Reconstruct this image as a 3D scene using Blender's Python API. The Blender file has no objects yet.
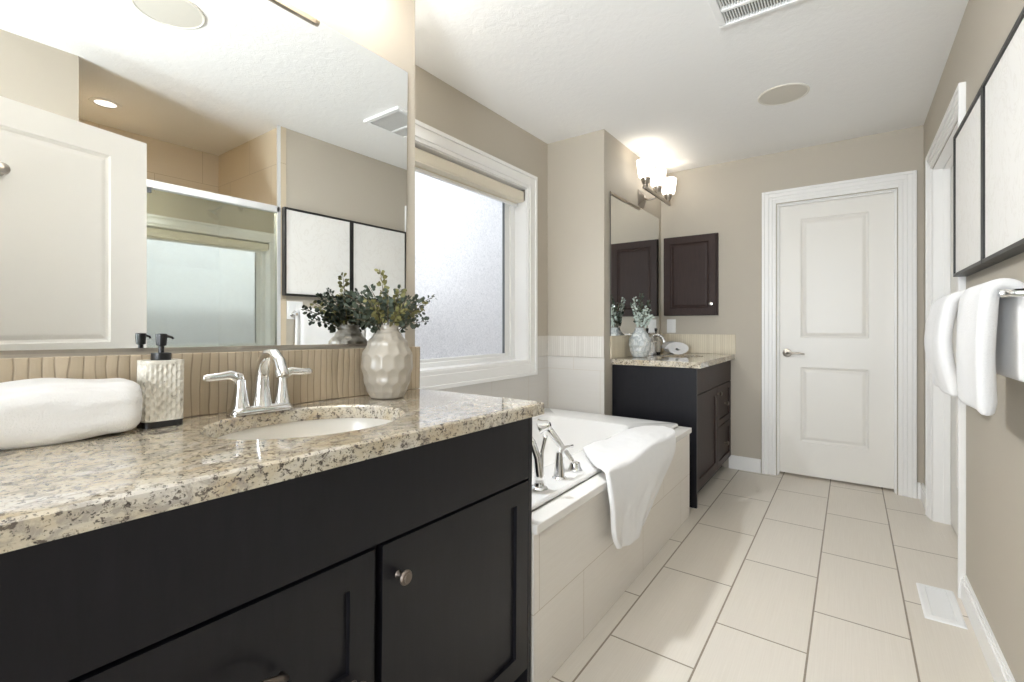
import bpy, math, random
from mathutils import Vector, Matrix, noise
PI = math.pi
C = bpy.context.scene.collection
SC = bpy.context.scene

# ---------------------------------------------------------------- camera, world, exposure, daylight, fill lights
cam_d = bpy.data.cameras.new('camera')
cam = bpy.data.objects.new('camera', cam_d); C.objects.link(cam); SC.camera = cam
cam_d.sensor_width = 36.0
cam_d.lens = 36.0 * 472.0 / 1024.0
cam_d.shift_y = -(341.0 - 326.5) / 1024.0
cam_d.clip_start = 0.02
cam.location = (0, 0, 1.126)
cam.rotation_euler = (PI / 2, 0, math.atan(339.0 / 472.0))

SC.view_settings.view_transform = 'Standard'
SC.view_settings.look = 'None'
SC.view_settings.gamma = 1.0
SC.view_settings.use_curve_mapping = False
SC.view_settings.exposure = 0.62
SC.cycles.max_bounces = 10
SC.cycles.diffuse_bounces = 6
SC.cycles.glossy_bounces = 6
SC.cycles.transmission_bounces = 8
SC.cycles.transparent_max_bounces = 8
SC.cycles.sample_clamp_indirect = 6.0
SC.cycles.caustics_reflective = False
SC.cycles.caustics_refractive = False
SC.cycles.use_denoising = True

world = bpy.data.worlds.new('world'); SC.world = world; world.use_nodes = True
wn = world.node_tree; wn.nodes.clear()
w_out = wn.nodes.new('ShaderNodeOutputWorld'); w_bg = wn.nodes.new('ShaderNodeBackground')
w_bg.inputs['Strength'].default_value = 0.85
w_tc = wn.nodes.new('ShaderNodeTexCoord'); w_sep = wn.nodes.new('ShaderNodeSeparateXYZ'); w_rmp = wn.nodes.new('ShaderNodeValToRGB')
w_rmp.color_ramp.elements[0].position = 0.0; w_rmp.color_ramp.elements[0].color = (0.86, 0.84, 0.82, 1)
w_rmp.color_ramp.elements[1].position = 0.6; w_rmp.color_ramp.elements[1].color = (0.80, 0.88, 1.0, 1)
wn.links.new(w_tc.outputs['Generated'], w_sep.inputs[0]); wn.links.new(w_sep.outputs['Z'], w_rmp.inputs[0])
wn.links.new(w_rmp.outputs[0], w_bg.inputs[0]); wn.links.new(w_bg.outputs[0], w_out.inputs[0])

def area_light(name, loc, rot, sx, sy, power, color=(1, 1, 1), portal=False):
    d = bpy.data.lights.new(name, 'AREA'); d.shape = 'RECTANGLE'; d.size = sx; d.size_y = sy
    d.energy = power; d.color = color
    if portal: d.cycles.is_portal = True
    o = bpy.data.objects.new(name, d); C.objects.link(o); o.location = loc; o.rotation_euler = rot
    return o
# unseen fill light added behind the camera, shining in through the back doorway
area_light('doorway_fill', (-0.45, -4.0, 1.5), (PI / 2, 0, 0), 2.6, 2.2, 108, (0.86, 0.93, 1.0))
# daylight outside the frosted window
area_light('window_daylight', (-2.75, 2.03, 2.1), (0, -math.radians(78), 0), 1.6, 2.2, 18, (0.92, 0.96, 1.0))
# added fill light aimed up from behind the camera, bounced off the ceiling
area_light('bounce_fill', (-0.25, -1.20, 1.15), (PI / 2 + 0.62, 0, 0.10), 0.5, 0.5, 19, (0.88, 0.95, 1.0)).data.spread = math.radians(105)

# ---------------------------------------------------------------- material helpers
def srgb(r, g, b):
    def f(c):
        c /= 255.0
        return c / 12.92 if c <= 0.04045 else ((c + 0.055) / 1.055) ** 2.4
    return (f(r), f(g), f(b), 1)

class NT:
    def __init__(s, name):
        s.m = bpy.data.materials.new(name); s.m.use_nodes = True
        s.t = s.m.node_tree; s.b = s.t.nodes['Principled BSDF']; s.o = s.t.nodes['Material Output']
        s._c = None
    def n(s, kind, **kw):
        nd = s.t.nodes.new('ShaderNode' + kind)
        for k, v in kw.items():
            if hasattr(nd, k): setattr(nd, k, v)
            else: nd.inputs[k.replace('_', ' ')].default_value = v
        return nd
    def l(s, a, b): s.t.links.new(a, b)
    def co(s):
        if not s._c: s._c = s.n('TexCoord').outputs['Object']
        return s._c
    def map(s, scale=(1, 1, 1), rot=(0, 0, 0), loc=(0, 0, 0), src=None):
        m = s.n('Mapping'); s.l(src or s.co(), m.inputs['Vector'])
        m.inputs['Scale'].default_value = scale; m.inputs['Rotation'].default_value = rot; m.inputs['Location'].default_value = loc
        return m.outputs[0]
    def noise(s, vec, scale, detail=3, rough=0.5, dist=0.0):
        nd = s.n('TexNoise'); s.l(vec, nd.inputs['Vector'])
        nd.inputs['Scale'].default_value = scale; nd.inputs['Detail'].default_value = detail
        nd.inputs['Roughness'].default_value = rough; nd.inputs['Distortion'].default_value = dist
        return nd.outputs['Fac']
    def ramp(s, fac, stops):
        r = s.n('ValToRGB'); s.l(fac, r.inputs[0]); e = r.color_ramp.elements
        while len(e) < len(stops): e.new(0.5)
        for i, (p, c) in enumerate(stops):
            e[i].position = p; e[i].color = c if len(c) == 4 else (*c, 1)
        return r.outputs[0]
    def mix(s, fac, a, b):
        m = s.n('Mix'); m.data_type = 'RGBA'
        if isinstance(fac, (int, float)): m.inputs[0].default_value = fac
        else: s.l(fac, m.inputs[0])
        for i, v in ((6, a), (7, b)):
            if isinstance(v, tuple): m.inputs[i].default_value = v
            else: s.l(v, m.inputs[i])
        return m.outputs[2]
    def base(s, v):
        if isinstance(v, tuple): s.b.inputs['Base Color'].default_value = v
        else: s.l(v, s.b.inputs['Base Color'])
        return s
    def set(s, **kw):
        for k, v in kw.items():
            s.b.inputs[k.replace('_', ' ')].default_value = v
        return s
    def bump(s, h, strength=0.3, dist=0.01):
        b = s.n('Bump'); b.inputs['Strength'].default_value = strength; b.inputs['Distance'].default_value = dist
        s.l(h, b.inputs['Height']); s.l(b.outputs[0], s.b.inputs['Normal']); return s

def g(v): return (v, v, v, 1)

def m_paint(name, col, bump=0.05, rough=0.6):
    n = NT(name); n.base(n.mix(n.noise(n.co(), 1.3, 2), col, tuple(min(1, c * 1.03) for c in col[:3]) + (1,)))
    n.set(Roughness=rough); n.bump(n.noise(n.co(), 160, 3), bump, 0.002); return n.m
WALL = m_paint('greige_wall_paint', srgb(186, 178, 164), 0.08)
TRIM = m_paint('white_trim_enamel', srgb(240, 239, 237), 0.015, 0.32)
DOORW = m_paint('white_door_enamel', srgb(232, 229, 223), 0.03, 0.38)

def m_ceiling():
    n = NT('textured_ceiling_paint'); n.base(srgb(242, 241, 239)); n.set(Roughness=0.9)
    a = n.noise(n.co(), 26, 5, 0.65, 0.6); r = n.ramp(a, [(0.40, (0, 0, 0)), (0.62, (1, 1, 1))])
    n.bump(r, 0.13, 0.005); return n.m
CEIL = m_ceiling()

def m_floor():
    n = NT('beige_linen_floor_tile')
    sep = n.n('SeparateXYZ'); n.l(n.co(), sep.inputs[0])
    comb = n.n('CombineXYZ')
    ay = n.n('Math', operation='ADD'); n.l(sep.outputs['Y'], ay.inputs[0]); ay.inputs[1].default_value = 60.40 - 1.610 + 0.302
    ax = n.n('Math', operation='ADD'); n.l(sep.outputs['X'], ax.inputs[0]); ax.inputs[1].default_value = 0.715 + 0.297 * 20
    n.l(ay.outputs[0], comb.inputs[0]); n.l(ax.outputs[0], comb.inputs[1])
    br = n.n('TexBrick'); n.l(comb.outputs[0], br.inputs['Vector'])
    br.offset = 0.5; br.offset_frequency = 2; br.squash = 1.0
    br.inputs['Scale'].default_value = 1.0; br.inputs['Brick Width'].default_value = 0.604; br.inputs['Row Height'].default_value = 0.297
    br.inputs['Mortar Size'].default_value = 0.0034; br.inputs['Mortar Smooth'].default_value = 0.1; br.inputs['Bias'].default_value = 0.0
    br.inputs['Color1'].default_value = srgb(222, 215, 203); br.inputs['Color2'].default_value = srgb(226, 219, 208)
    br.inputs['Mortar'].default_value = srgb(142, 130, 114)
    st = n.noise(n.map((260, 4, 1)), 1.0, 3, 0.6)
    st2 = n.noise(n.map((4, 160, 1)), 1.0, 2, 0.5)
    c1 = n.mix(n.ramp(st, [(0.3, g(0)), (0.75, g(0.16))]), br.outputs['Color'], srgb(176, 163, 144))
    n.base(n.mix(n.ramp(st2, [(0.35, g(0)), (0.8, g(0.08))]), c1, srgb(240, 232, 220)))
    n.set(Roughness=0.38, Specular_IOR_Level=0.45)
    inv = n.n('Math', operation='SUBTRACT'); inv.inputs[0].default_value = 1.0; n.l(br.outputs['Fac'], inv.inputs[1])
    n.bump(inv.outputs[0], 0.5, 0.002); return n.m
FLOOR = m_floor()

def m_walltile(name, c1, c2, mort, u_axis, bw, rh, u0, z0, rough=0.3):
    n = NT(name)
    sep = n.n('SeparateXYZ'); n.l(n.co(), sep.inputs[0]); comb = n.n('CombineXYZ')
    au = n.n('Math', operation='ADD'); n.l(sep.outputs[u_axis], au.inputs[0]); au.inputs[1].default_value = bw * 20 - u0
    az = n.n('Math', operation='ADD'); n.l(sep.outputs['Z'], az.inputs[0]); az.inputs[1].default_value = rh * 20 - z0
    n.l(au.outputs[0], comb.inputs[0]); n.l(az.outputs[0], comb.inputs[1])
    br = n.n('TexBrick'); n.l(comb.outputs[0], br.inputs['Vector']); br.offset = 0.5; br.offset_frequency = 2
    br.inputs['Scale'].default_value = 1.0; br.inputs['Brick Width'].default_value = bw; br.inputs['Row Height'].default_value = rh
    br.inputs['Mortar Size'].default_value = 0.0015; br.inputs['Mortar Smooth'].default_value = 0.2
    br.inputs['Color1'].default_value = c1; br.inputs['Color2'].default_value = c2; br.inputs['Mortar'].default_value = mort
    st = n.noise(n.map((5, 5, 150)), 1.0, 3)
    n.base(n.mix(n.ramp(st, [(0.35, g(0)), (0.8, g(0.12))]), br.outputs['Color'], srgb(190, 180, 165)))
    n.set(Roughness=rough); return n.m
APRON = m_walltile('apron_tile', srgb(230, 225, 217), srgb(233, 228, 220), srgb(196, 185, 168), 'Y', 0.596, 0.25, 1.232, 0.0)
ALC_X = m_walltile('alcove_tile_end', srgb(206, 203, 198), srgb(209, 206, 201), srgb(196, 187, 174), 'X', 0.40, 0.30, -1.56, 0.53)
ALC_Y = m_walltile('alcove_tile_side', srgb(206, 203, 198), srgb(209, 206, 201), srgb(196, 187, 174), 'Y', 0.40, 0.30, 2.45, 0.53)
SHOW_T = m_walltile('tan_shower_tile', srgb(204, 188, 162), srgb(208, 193, 168), srgb(168, 152, 128), 'Y', 0.60, 0.30, 0.9, 0.1)
SHOW_TX = m_walltile('tan_shower_tile_side', srgb(204, 188, 162), srgb(208, 193, 168), srgb(168, 152, 128), 'X', 0.60, 0.30, 0.2, 0.1)

def m_reed(name, axis, light, dark, groove, pitch=0.019, wob=0.5, strength=0.5):
    """tile moulded in irregular upright reeds"""
    n = NT(name)
    sc = {'X': (1.0, 0.0, 1.0), 'Y': (0.0, 1.0, 1.0)}[axis]
    wav = n.noise(n.map(tuple(a * b for a, b in zip(sc, (22, 22, 9)))), 1.0, 1)
    wmul = n.n('Math', operation='MULTIPLY'); n.l(wav, wmul.inputs[0]); wmul.inputs[1].default_value = wob * 2.2
    sep = n.n('SeparateXYZ'); n.l(n.co(), sep.inputs[0])
    u = n.n('Math', operation='MULTIPLY'); n.l(sep.outputs[axis], u.inputs[0]); u.inputs[1].default_value = 1.0 / pitch
    add = n.n('Math', operation='ADD'); n.l(u.outputs[0], add.inputs[0]); n.l(wmul.outputs[0], add.inputs[1])
    fr = n.n('Math', operation='FRACT'); n.l(add.outputs[0], fr.inputs[0])
    fl = n.n('Math', operation='FLOOR'); n.l(add.outputs[0], fl.inputs[0])
    wn_ = n.n('TexWhiteNoise'); wn_.noise_dimensions = '1D'; n.l(fl.outputs[0], wn_.inputs['W'])
    prof = n.ramp(fr.outputs[0], [(0.0, g(0.0)), (0.13, g(0.8)), (0.5, g(1)), (0.88, g(0.75)), (1.0, g(0))])
    strip = n.mix(wn_.outputs['Value'], light, dark)
    gr = n.ramp(fr.outputs[0], [(0.0, g(0.75)), (0.10, g(0.0)), (0.9, g(0.0)), (1.0, g(0.75))])
    n.base(n.mix(gr, strip, groove)); n.set(Roughness=0.42); n.bump(prof, strength, 0.006); return n.m
REED_TAN = m_reed('reeded_tan_tile', 'Y', srgb(192, 177, 154), srgb(172, 157, 134), srgb(120, 104, 84), 0.0205, 0.30, 0.30)
REED_CREAM_X = m_reed('reeded_cream_tile_end', 'X', srgb(224, 214, 192), srgb(214, 203, 180), srgb(178, 164, 138), 0.017, 0.25, 0.4)
REED_CREAM_Y = m_reed('reeded_cream_tile_side', 'Y', srgb(224, 214, 192), srgb(214, 203, 180), srgb(178, 164, 138), 0.017, 0.25, 0.4)
REED_WHITE_X = m_reed('reeded_white_tile_end', 'X', srgb(218, 214, 207), srgb(208, 203, 195), srgb(176, 169, 159), 0.017, 0.25, 0.5)
REED_WHITE_Y = m_reed('reeded_white_tile_side', 'Y', srgb(218, 214, 207), srgb(208, 203, 195), srgb(176, 169, 159), 0.017, 0.25, 0.5)

def m_granite():
    n = NT('speckled_granite')
    big = n.noise(n.map((1.0, 0.55, 1.0)), 9, 4, 0.6, 1.2)
    med = n.noise(n.map((1.0, 0.75, 1.0), loc=(3, 1, 2)), 42, 5, 0.7, 0.6)
    fine = n.noise(n.map((1, 0.8, 1), loc=(7, 2, 5)), 165, 3, 0.65)
    c0 = n.ramp(big, [(0.30, srgb(210, 205, 196)), (0.5, srgb(200, 190, 169)), (0.68, srgb(184, 166, 138))])
    c1 = n.mix(n.ramp(med, [(0.40, g(0.65)), (0.50, g(0))]), c0, srgb(146, 138, 131))
    c2 = n.mix(n.ramp(med, [(0.60, g(0)), (0.70, g(0.7))]), c1, srgb(224, 218, 208))
    spot = n.noise(n.map((1, 0.8, 1), loc=(1, 9, 4)), 80, 4, 0.72, 0.3)
    c3 = n.mix(n.ramp(spot, [(0.555, g(0)), (0.61, g(0.9))]), c2, srgb(86, 77, 70))
    c4 = n.mix(n.ramp(fine, [(0.585, g(0)), (0.64, g(0.85))]), c3, srgb(58, 50, 46))
    n.base(c4); n.set(Roughness=0.05, Specular_IOR_Level=0.6, Coat_Weight=0.6, Coat_Roughness=0.03); return n.m
GRAN = m_granite()

def m_wood():
    n = NT('espresso_cabinet_stain')
    a = n.noise(n.map((6, 6, 0.8)), 8, 5, 0.6, 0.4)
    n.base(n.ramp(a, [(0.3, srgb(15, 15, 20)), (0.7, srgb(22, 21, 27))])); n.set(Roughness=0.38, Specular_IOR_Level=0.35)
    n.bump(a, 0.06, 0.002); return n.m
WOOD = m_wood()
def m_wood2():
    n = NT('dark_walnut_cabinet_stain')
    a = n.noise(n.map((9, 9, 0.9)), 8, 5, 0.6, 0.4)
    n.base(n.ramp(a, [(0.3, srgb(44, 29, 25)), (0.7, srgb(54, 37, 32))])); n.set(Roughness=0.5, Specular_IOR_Level=0.3)
    n.bump(a, 0.06, 0.002); return n.m
WOOD2 = m_wood2()
DARK = NT('toe_kick_black').base(g(0.006)).set(Roughness=0.8).m  # plain black board colour, used on the near toe kick

def simple(name, col, rough=0.5, metal=0.0, **kw):
    n = NT(name).base(col).set(Roughness=rough, Metallic=metal, **kw)
    n.bump(n.noise(n.co(), 300, 2), 0.01, 0.001); return n.m
ALU = NT('satin_aluminium').base(g(0.88)).set(Roughness=0.35, Metallic=0.7).m
CHROME = NT('polished_chrome').base(g(0.82)).set(Roughness=0.07, Metallic=1.0).m
BRONZE = NT('aged_nickel').base(srgb(122, 112, 104)).set(Roughness=0.33, Metallic=1.0).m
NICKEL = NT('brushed_nickel').base(srgb(176, 168, 158)).set(Roughness=0.28, Metallic=1.0).m
MIRROR = NT('silvered_mirror').base((0.90, 0.915, 0.905, 1)).set(Roughness=0.0, Metallic=1.0).m
ACRYL = simple('white_acrylic', srgb(240, 239, 237), 0.14)
CERAM = simple('white_ceramic', srgb(236, 233, 226), 0.12)
BLACKP = simple('black_plastic', srgb(22, 22, 23), 0.35)
BLACKF = simple('black_frame', srgb(30, 29, 28), 0.4)
WHITEP = simple('white_plastic', srgb(240, 240, 239), 0.35)
VENTD = simple('dim_duct', srgb(120, 116, 108), 0.8)
SPK = simple('speaker_grille_cloth', srgb(208, 203, 192), 0.85)
STEM = simple('eucalyptus_stem', srgb(96, 84, 58), 0.6)
SHADE_FAB = simple('cream_roller_fabric', srgb(228, 220, 202), 0.75)

def m_towel(name, col, amt=0.5):
    n = NT(name); n.base(n.mix(n.noise(n.co(), 30, 3), col, tuple(c * 0.95 for c in col[:3]) + (1,)))
    n.set(Roughness=0.95, Sheen_Weight=0.35, Specular_IOR_Level=0.1)
    n.bump(n.noise(n.co(), 230, 4, 0.75), amt * 1.4, 0.004); return n.m
TOWEL = m_towel('white_terry', srgb(243, 242, 241))

def m_vase(name, c1, c2, rough, vein=False):
    n = NT(name)
    if vein:
        a = n.noise(n.map((1, 1, 0.6)), 14, 4, 0.6, 2.0)
        n.base(n.ramp(a, [(0.40, c1), (0.52, c2), (0.60, c1)]))
    else: n.base(n.mix(n.noise(n.co(), 7, 3), c1, c2))
    n.set(Roughness=rough, Coat_Weight=0.25, Coat_Roughness=0.15); return n.m
VASE1 = m_vase('glazed_stoneware', srgb(174, 167, 155), srgb(161, 153, 140), 0.28)
VASE2 = m_vase('pale_veined_stoneware', srgb(222, 224, 222), srgb(168, 176, 178), 0.3, True)

def m_stone():
    n = NT('whitewashed_stone'); a = n.noise(n.map((1, 1, 0.6)), 55, 4, 0.7, 1.0)
    n.base(n.ramp(a, [(0.30, srgb(120, 112, 102)), (0.37, srgb(205, 200, 188)), (0.6, srgb(230, 226, 216))])); n.set(Roughness=0.7)
    n.bump(a, 0.3, 0.003); return n.m
STONE = m_stone()

def m_leaf(name, a, b):
    n = NT(name); n.base(n.mix(n.noise(n.co(), 60, 2), a, b)); n.set(Roughness=0.55); return n.m
LEAF_D = m_leaf('eucalyptus_leaf_deep', srgb(54, 64, 54), srgb(84, 94, 78))
LEAF_G = m_leaf('eucalyptus_leaf_olive', srgb(110, 110, 66), srgb(142, 136, 88))
LEAF_P = m_leaf('eucalyptus_leaf_pale', srgb(176, 192, 182), srgb(222, 229, 222))

def m_canvas():
    n = NT('pale_canvas_print')
    a = n.noise(n.map((1, 3.2, 2.2)), 2.3, 6, 0.65, 2.2)
    r = n.ramp(a, [(0.475, g(0)), (0.5, g(0.16)), (0.525, g(0))])
    n.base(n.mix(r, srgb(232, 230, 226), srgb(178, 168, 152))); n.set(Roughness=0.85)
    n.bump(n.noise(n.co(), 500, 2), 0.15, 0.001); return n.m
CANVAS = m_canvas()

def m_frost():
    n = NT('frosted_window_glass')
    t = n.t
    pat = n.n('TexVoronoi'); n.l(n.map((1, 1, 1)), pat.inputs['Vector']); pat.inputs['Scale'].default_value = 48
    nz = n.noise(n.co(), 42, 5, 0.8, 3.0)
    bmp = n.n('Bump'); bmp.inputs['Strength'].default_value = 0.6; bmp.inputs['Distance'].default_value = 0.01; n.l(nz, bmp.inputs['Height'])
    tr = n.n('BsdfTranslucent'); n.l(n.ramp(nz, [(0.40, (0.62, 0.64, 0.66)), (0.56, (0.98, 0.985, 1.0))]), tr.inputs['Color']); n.l(bmp.outputs[0], tr.inputs['Normal'])
    gl = n.n('BsdfRefraction'); gl.inputs['Roughness'].default_value = 0.5; gl.inputs['IOR'].default_value = 1.15; gl.inputs['Color'].default_value = (1, 1, 1, 1)
    n.l(bmp.outputs[0], gl.inputs['Normal'])
    gs = n.n('BsdfGlossy'); gs.inputs['Roughness'].default_value = 0.25
    m1 = n.n('MixShader'); m1.inputs[0].default_value = 0.40; n.l(tr.outputs[0], m1.inputs[1]); n.l(gl.outputs[0], m1.inputs[2])
    m2 = n.n('MixShader'); m2.inputs[0].default_value = 0.05; n.l(m1.outputs[0], m2.inputs[1]); n.l(gs.outputs[0], m2.inputs[2])
    n.l(m2.outputs[0], n.o.inputs['Surface']); t.nodes.remove(n.b); return n.m
FROST = m_frost()

def m_clear():
    n = NT('shower_door_glass')
    tr = n.n('BsdfTransparent'); tr.inputs['Color'].default_value = (0.90, 0.94, 0.90, 1)
    gs = n.n('BsdfGlossy'); gs.inputs['Roughness'].default_value = 0.01; gs.inputs['Color'].default_value = (0.95, 1.0, 0.96, 1)
    fr = n.n('Fresnel'); fr.inputs['IOR'].default_value = 1.5
    mu = n.n('Math', operation='MULTIPLY_ADD'); n.l(fr.outputs[0], mu.inputs[0]); mu.inputs[1].default_value = 1.6; mu.inputs[2].default_value = 0.48
    mu.use_clamp = True
    m = n.n('MixShader'); n.l(mu.outputs[0], m.inputs[0]); n.l(tr.outputs[0], m.inputs[1]); n.l(gs.outputs[0], m.inputs[2])
    n.l(m.outputs[0], n.o.inputs['Surface']); n.t.nodes.remove(n.b); return n.m
CLEAR = m_clear()

def m_lamp(strength=7.0):
    n = NT('lit_opal_glass'); n.base(srgb(250, 246, 238)); n.set(Roughness=0.35)
    n.b.inputs['Emission Color'].default_value = (1.0, 0.955, 0.90, 1); n.b.inputs['Emission Strength'].default_value = strength
    return n.m
OPAL = m_lamp(1.3)
SIDING = NT('neighbour_siding').base(srgb(228, 214, 202)).set(Roughness=0.9).m
LAWN = NT('outside_ground').base(srgb(150, 146, 136)).set(Roughness=1.0).m
# ---------------------------------------------------------------- mesh helpers
class MB:
    def __init__(s): s.v = []; s.f = []
    def add(s, vs, fs):
        o = len(s.v); s.v += [tuple(p) for p in vs]; s.f += [tuple(i + o for i in f) for f in fs]; return s
    def box(s, x0, x1, y0, y1, z0, z1):
        x0, x1 = sorted((x0, x1)); y0, y1 = sorted((y0, y1)); z0, z1 = sorted((z0, z1))
        return s.add([(x0, y0, z0), (x1, y0, z0), (x1, y1, z0), (x0, y1, z0), (x0, y0, z1), (x1, y0, z1), (x1, y1, z1), (x0, y1, z1)],
                     [(0, 3, 2, 1), (4, 5, 6, 7), (0, 1, 5, 4), (1, 2, 6, 5), (2, 3, 7, 6), (3, 0, 4, 7)])
    def rings(s, rings, cap0=True, cap1=True, closed=True):
        n = len(rings[0]); vs = [p for r in rings for p in r]; fs = []
        for i in range(len(rings) - 1):
            for j in range(n if closed else n - 1):
                a = i * n + j; b = i * n + (j + 1) % n
                fs.append((a, b, b + n, a + n))
        if cap0: fs.append(tuple(reversed(range(n))))
        if cap1: fs.append(tuple(range((len(rings) - 1) * n, len(rings) * n)))
        return s.add(vs, fs)
    def tube(s, pts, rad, n=12, flat=None, up=None):
        """round (or flattened: flat=(a,b) factors) tube through pts"""
        pts = [Vector(p) for p in pts]
        if not isinstance(rad, (list, tuple)): rad = [rad] * len(pts)
        rs = []; prev = None
        for i, p in enumerate(pts):
            t = (pts[min(i + 1, len(pts) - 1)] - pts[max(i - 1, 0)]).normalized()
            if prev is None:
                a = Vector(up) if up else (Vector((0, 0, 1)) if abs(t.z) < 0.9 else Vector((1, 0, 0)))
            else: a = prev
            u = (a - t * a.dot(t)).normalized(); w = t.cross(u); prev = u
            fa, fb = (flat[i] if isinstance(flat, list) else flat) if flat else (1, 1)
            rs.append([p + (u * math.cos(q) * fa + w * math.sin(q) * fb) * rad[i] for q in [2 * PI * k / n for k in range(n)]])
        return s.rings(rs)
    def cyl(s, p0, p1, r0, r1=None, n=24): return s.tube([p0, p1], [r0, r0 if r1 is None else r1], n)
    def lathe(s, prof, c=(0, 0, 0), n=32, sx=1, sy=1, cap0=True, cap1=True):
        cx, cy, cz = c
        return s.rings([[(cx + r * sx * math.cos(2 * PI * k / n), cy + r * sy * math.sin(2 * PI * k / n), cz + z) for k in range(n)] for r, z in prof], cap0, cap1)
    def grid(s, fn, nu, nv):
        vs = [fn(i / nu, j / nv) for i in range(nu + 1) for j in range(nv + 1)]
        fs = [(i * (nv + 1) + j, (i + 1) * (nv + 1) + j, (i + 1) * (nv + 1) + j + 1, i * (nv + 1) + j + 1) for i in range(nu) for j in range(nv)]
        return s.add(vs, fs)

def obj(name, mb, mat, parent=None, smooth=False, bevel=0, loc=None, sub=0, solid=0):
    me = bpy.data.meshes.new(name); me.from_pydata([tuple(v) for v in mb.v], [], mb.f); me.update()
    import bmesh
    bm = bmesh.new(); bm.from_mesh(me); bmesh.ops.recalc_face_normals(bm, faces=bm.faces); bm.to_mesh(me); bm.free()
    me.materials.append(mat)
    o = bpy.data.objects.new(name, me); C.objects.link(o)
    if parent: o.parent = parent
    if loc: o.location = loc
    if bevel:
        b = o.modifiers.new('bevel', 'BEVEL'); b.width = bevel; b.segments = 2; b.limit_method = 'ANGLE'; b.angle_limit = 0.6
    if solid:
        b = o.modifiers.new('solid', 'SOLIDIFY'); b.thickness = solid; b.offset = 0
    if sub:
        b = o.modifiers.new('sub', 'SUBSURF'); b.levels = sub; b.render_levels = sub
    if smooth:
        for p in me.polygons: p.use_smooth = True
        if smooth == 'auto':
            me.set_sharp_from_angle(angle=math.radians(35))
    return o
def tag(o, label, cat, group=None, kind=None):
    o['label'] = label; o['category'] = cat
    if group: o['group'] = group
    if kind: o['kind'] = kind
    return o
def thing(name, label, cat, loc=(0, 0, 0), rz=0, group=None, kind=None):
    o = bpy.data.objects.new(name, None); C.objects.link(o); o.location = loc; o.rotation_euler = (0, 0, rz)
    o.empty_display_size = 0.05
    return tag(o, label, cat, group, kind)

def panel_face(m, w, h, holes, profile, y=0.0, sgn=1):
    """flat face with recessed panels; holes=(x0,x1,z0,z1); profile=[(inset, depth)...]; sgn=+1 recess towards +y"""
    xs = sorted({0, w, *[a for q in holes for a in q[:2]]}); zs = sorted({0, h, *[a for q in holes for a in q[2:]]})
    for i in range(len(xs) - 1):
        for j in range(len(zs) - 1):
            cx = (xs[i] + xs[i + 1]) / 2; cz = (zs[j] + zs[j + 1]) / 2
            if any(q[0] < cx < q[1] and q[2] < cz < q[3] for q in holes): continue
            m.add([(xs[i], y, zs[j]), (xs[i + 1], y, zs[j]), (xs[i + 1], y, zs[j + 1]), (xs[i], y, zs[j + 1])], [(0, 1, 2, 3)])
    for q in holes:
        rs = []
        for ins, dep in [(0, 0)] + profile:
            yy = y + sgn * dep
            rs.append([(q[0] + ins, yy, q[2] + ins), (q[1] - ins, yy, q[2] + ins), (q[1] - ins, yy, q[3] - ins), (q[0] + ins, yy, q[3] - ins)])
        m.rings(rs, cap0=False, cap1=True)
def slab(w, h, t, holes, profile, both=False):
    m = MB(); panel_face(m, w, h, holes, profile, 0, 1)
    if both: panel_face(m, w, h, holes, profile, t, -1)
    else: m.add([(0, t, 0), (w, t, 0), (w, t, h), (0, t, h)], [(3, 2, 1, 0)])
    m.add([(0, 0, 0), (w, 0, 0), (w, t, 0), (0, t, 0)], [(0, 1, 2, 3)]); m.add([(0, 0, h), (w, 0, h), (w, t, h), (0, t, h)], [(3, 2, 1, 0)])
    m.add([(0, 0, 0), (0, t, 0), (0, t, h), (0, 0, h)], [(0, 1, 2, 3)]); m.add([(w, 0, 0), (w, t, 0), (w, t, h), (w, 0, h)], [(3, 2, 1, 0)])
    return m
SHAKER = [(0.0005, 0.010)]
RAISED = [(0.006, 0.007), (0.016, 0.011), (0.034, 0.004), (0.040, 0.003)]

# vanity wall tilt: the left vanity run in the photograph sits a hair out of level
def TILT(o):
    p = Vector((-1.335, 1.25, 0.9))
    M = Matrix.Translation(p) @ Matrix.Rotation(-0.0131, 4, 'X') @ Matrix.Rotation(0.0045, 4, 'Z').inverted() @ Matrix.Translation(-p)
    o.matrix_world = M @ Matrix.Translation(o.location) @ Matrix.Rotation(o.rotation_euler.z, 4, 'Z')

XR, XL, XW, YF, YP, YA, H, YB = 0.385, -1.335, -1.775, 4.07, 2.91, 1.25, 2.44, -1.35

# ---------------------------------------------------------------- the setting
def structure(name, mb, mat, label, cat, **kw):
    return tag(obj(name, mb, mat, **kw), label, cat, kind='structure')
structure('floor', MB().box(XW - 0.3, 1.5, YB - 4.2, YF + 0.2, -0.05, 0), FLOOR, 'beige rectangular floor tiles laid in staggered rows', 'floor')
structure('ceiling', MB().box(XW - 0.3, 1.5, YB - 0.1, YF + 0.2, H, H + 0.08), CEIL, 'white orange-peel textured ceiling', 'ceiling')
structure('wall_left', MB().box(XL - 0.44, XL, YB, 1.232, 0, H), WALL, 'greige wall behind the large mirror over the near vanity', 'wall')
wm = MB()   # window wall with its opening
WY0, WY1, WZ0, WZ1 = 1.40, 2.645, 0.895, 2.055
wm.box(XW - 0.16, XW, YA, WY0, 0, H).box(XW - 0.16, XW, WY1, YP, 0, H).box(XW - 0.16, XW, WY0, WY1, 0, WZ0).box(XW - 0.16, XW, WY0, WY1, WZ1, H)
structure('wall_alcove', wm, WALL, 'grey-beige wall around the frosted window over the bathtub', 'wall')
structure('wall_partition', MB().box(XW - 0.16, XL, YP, YF, 0, H), WALL, 'wall return between bathtub and the far vanity', 'wall')
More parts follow.
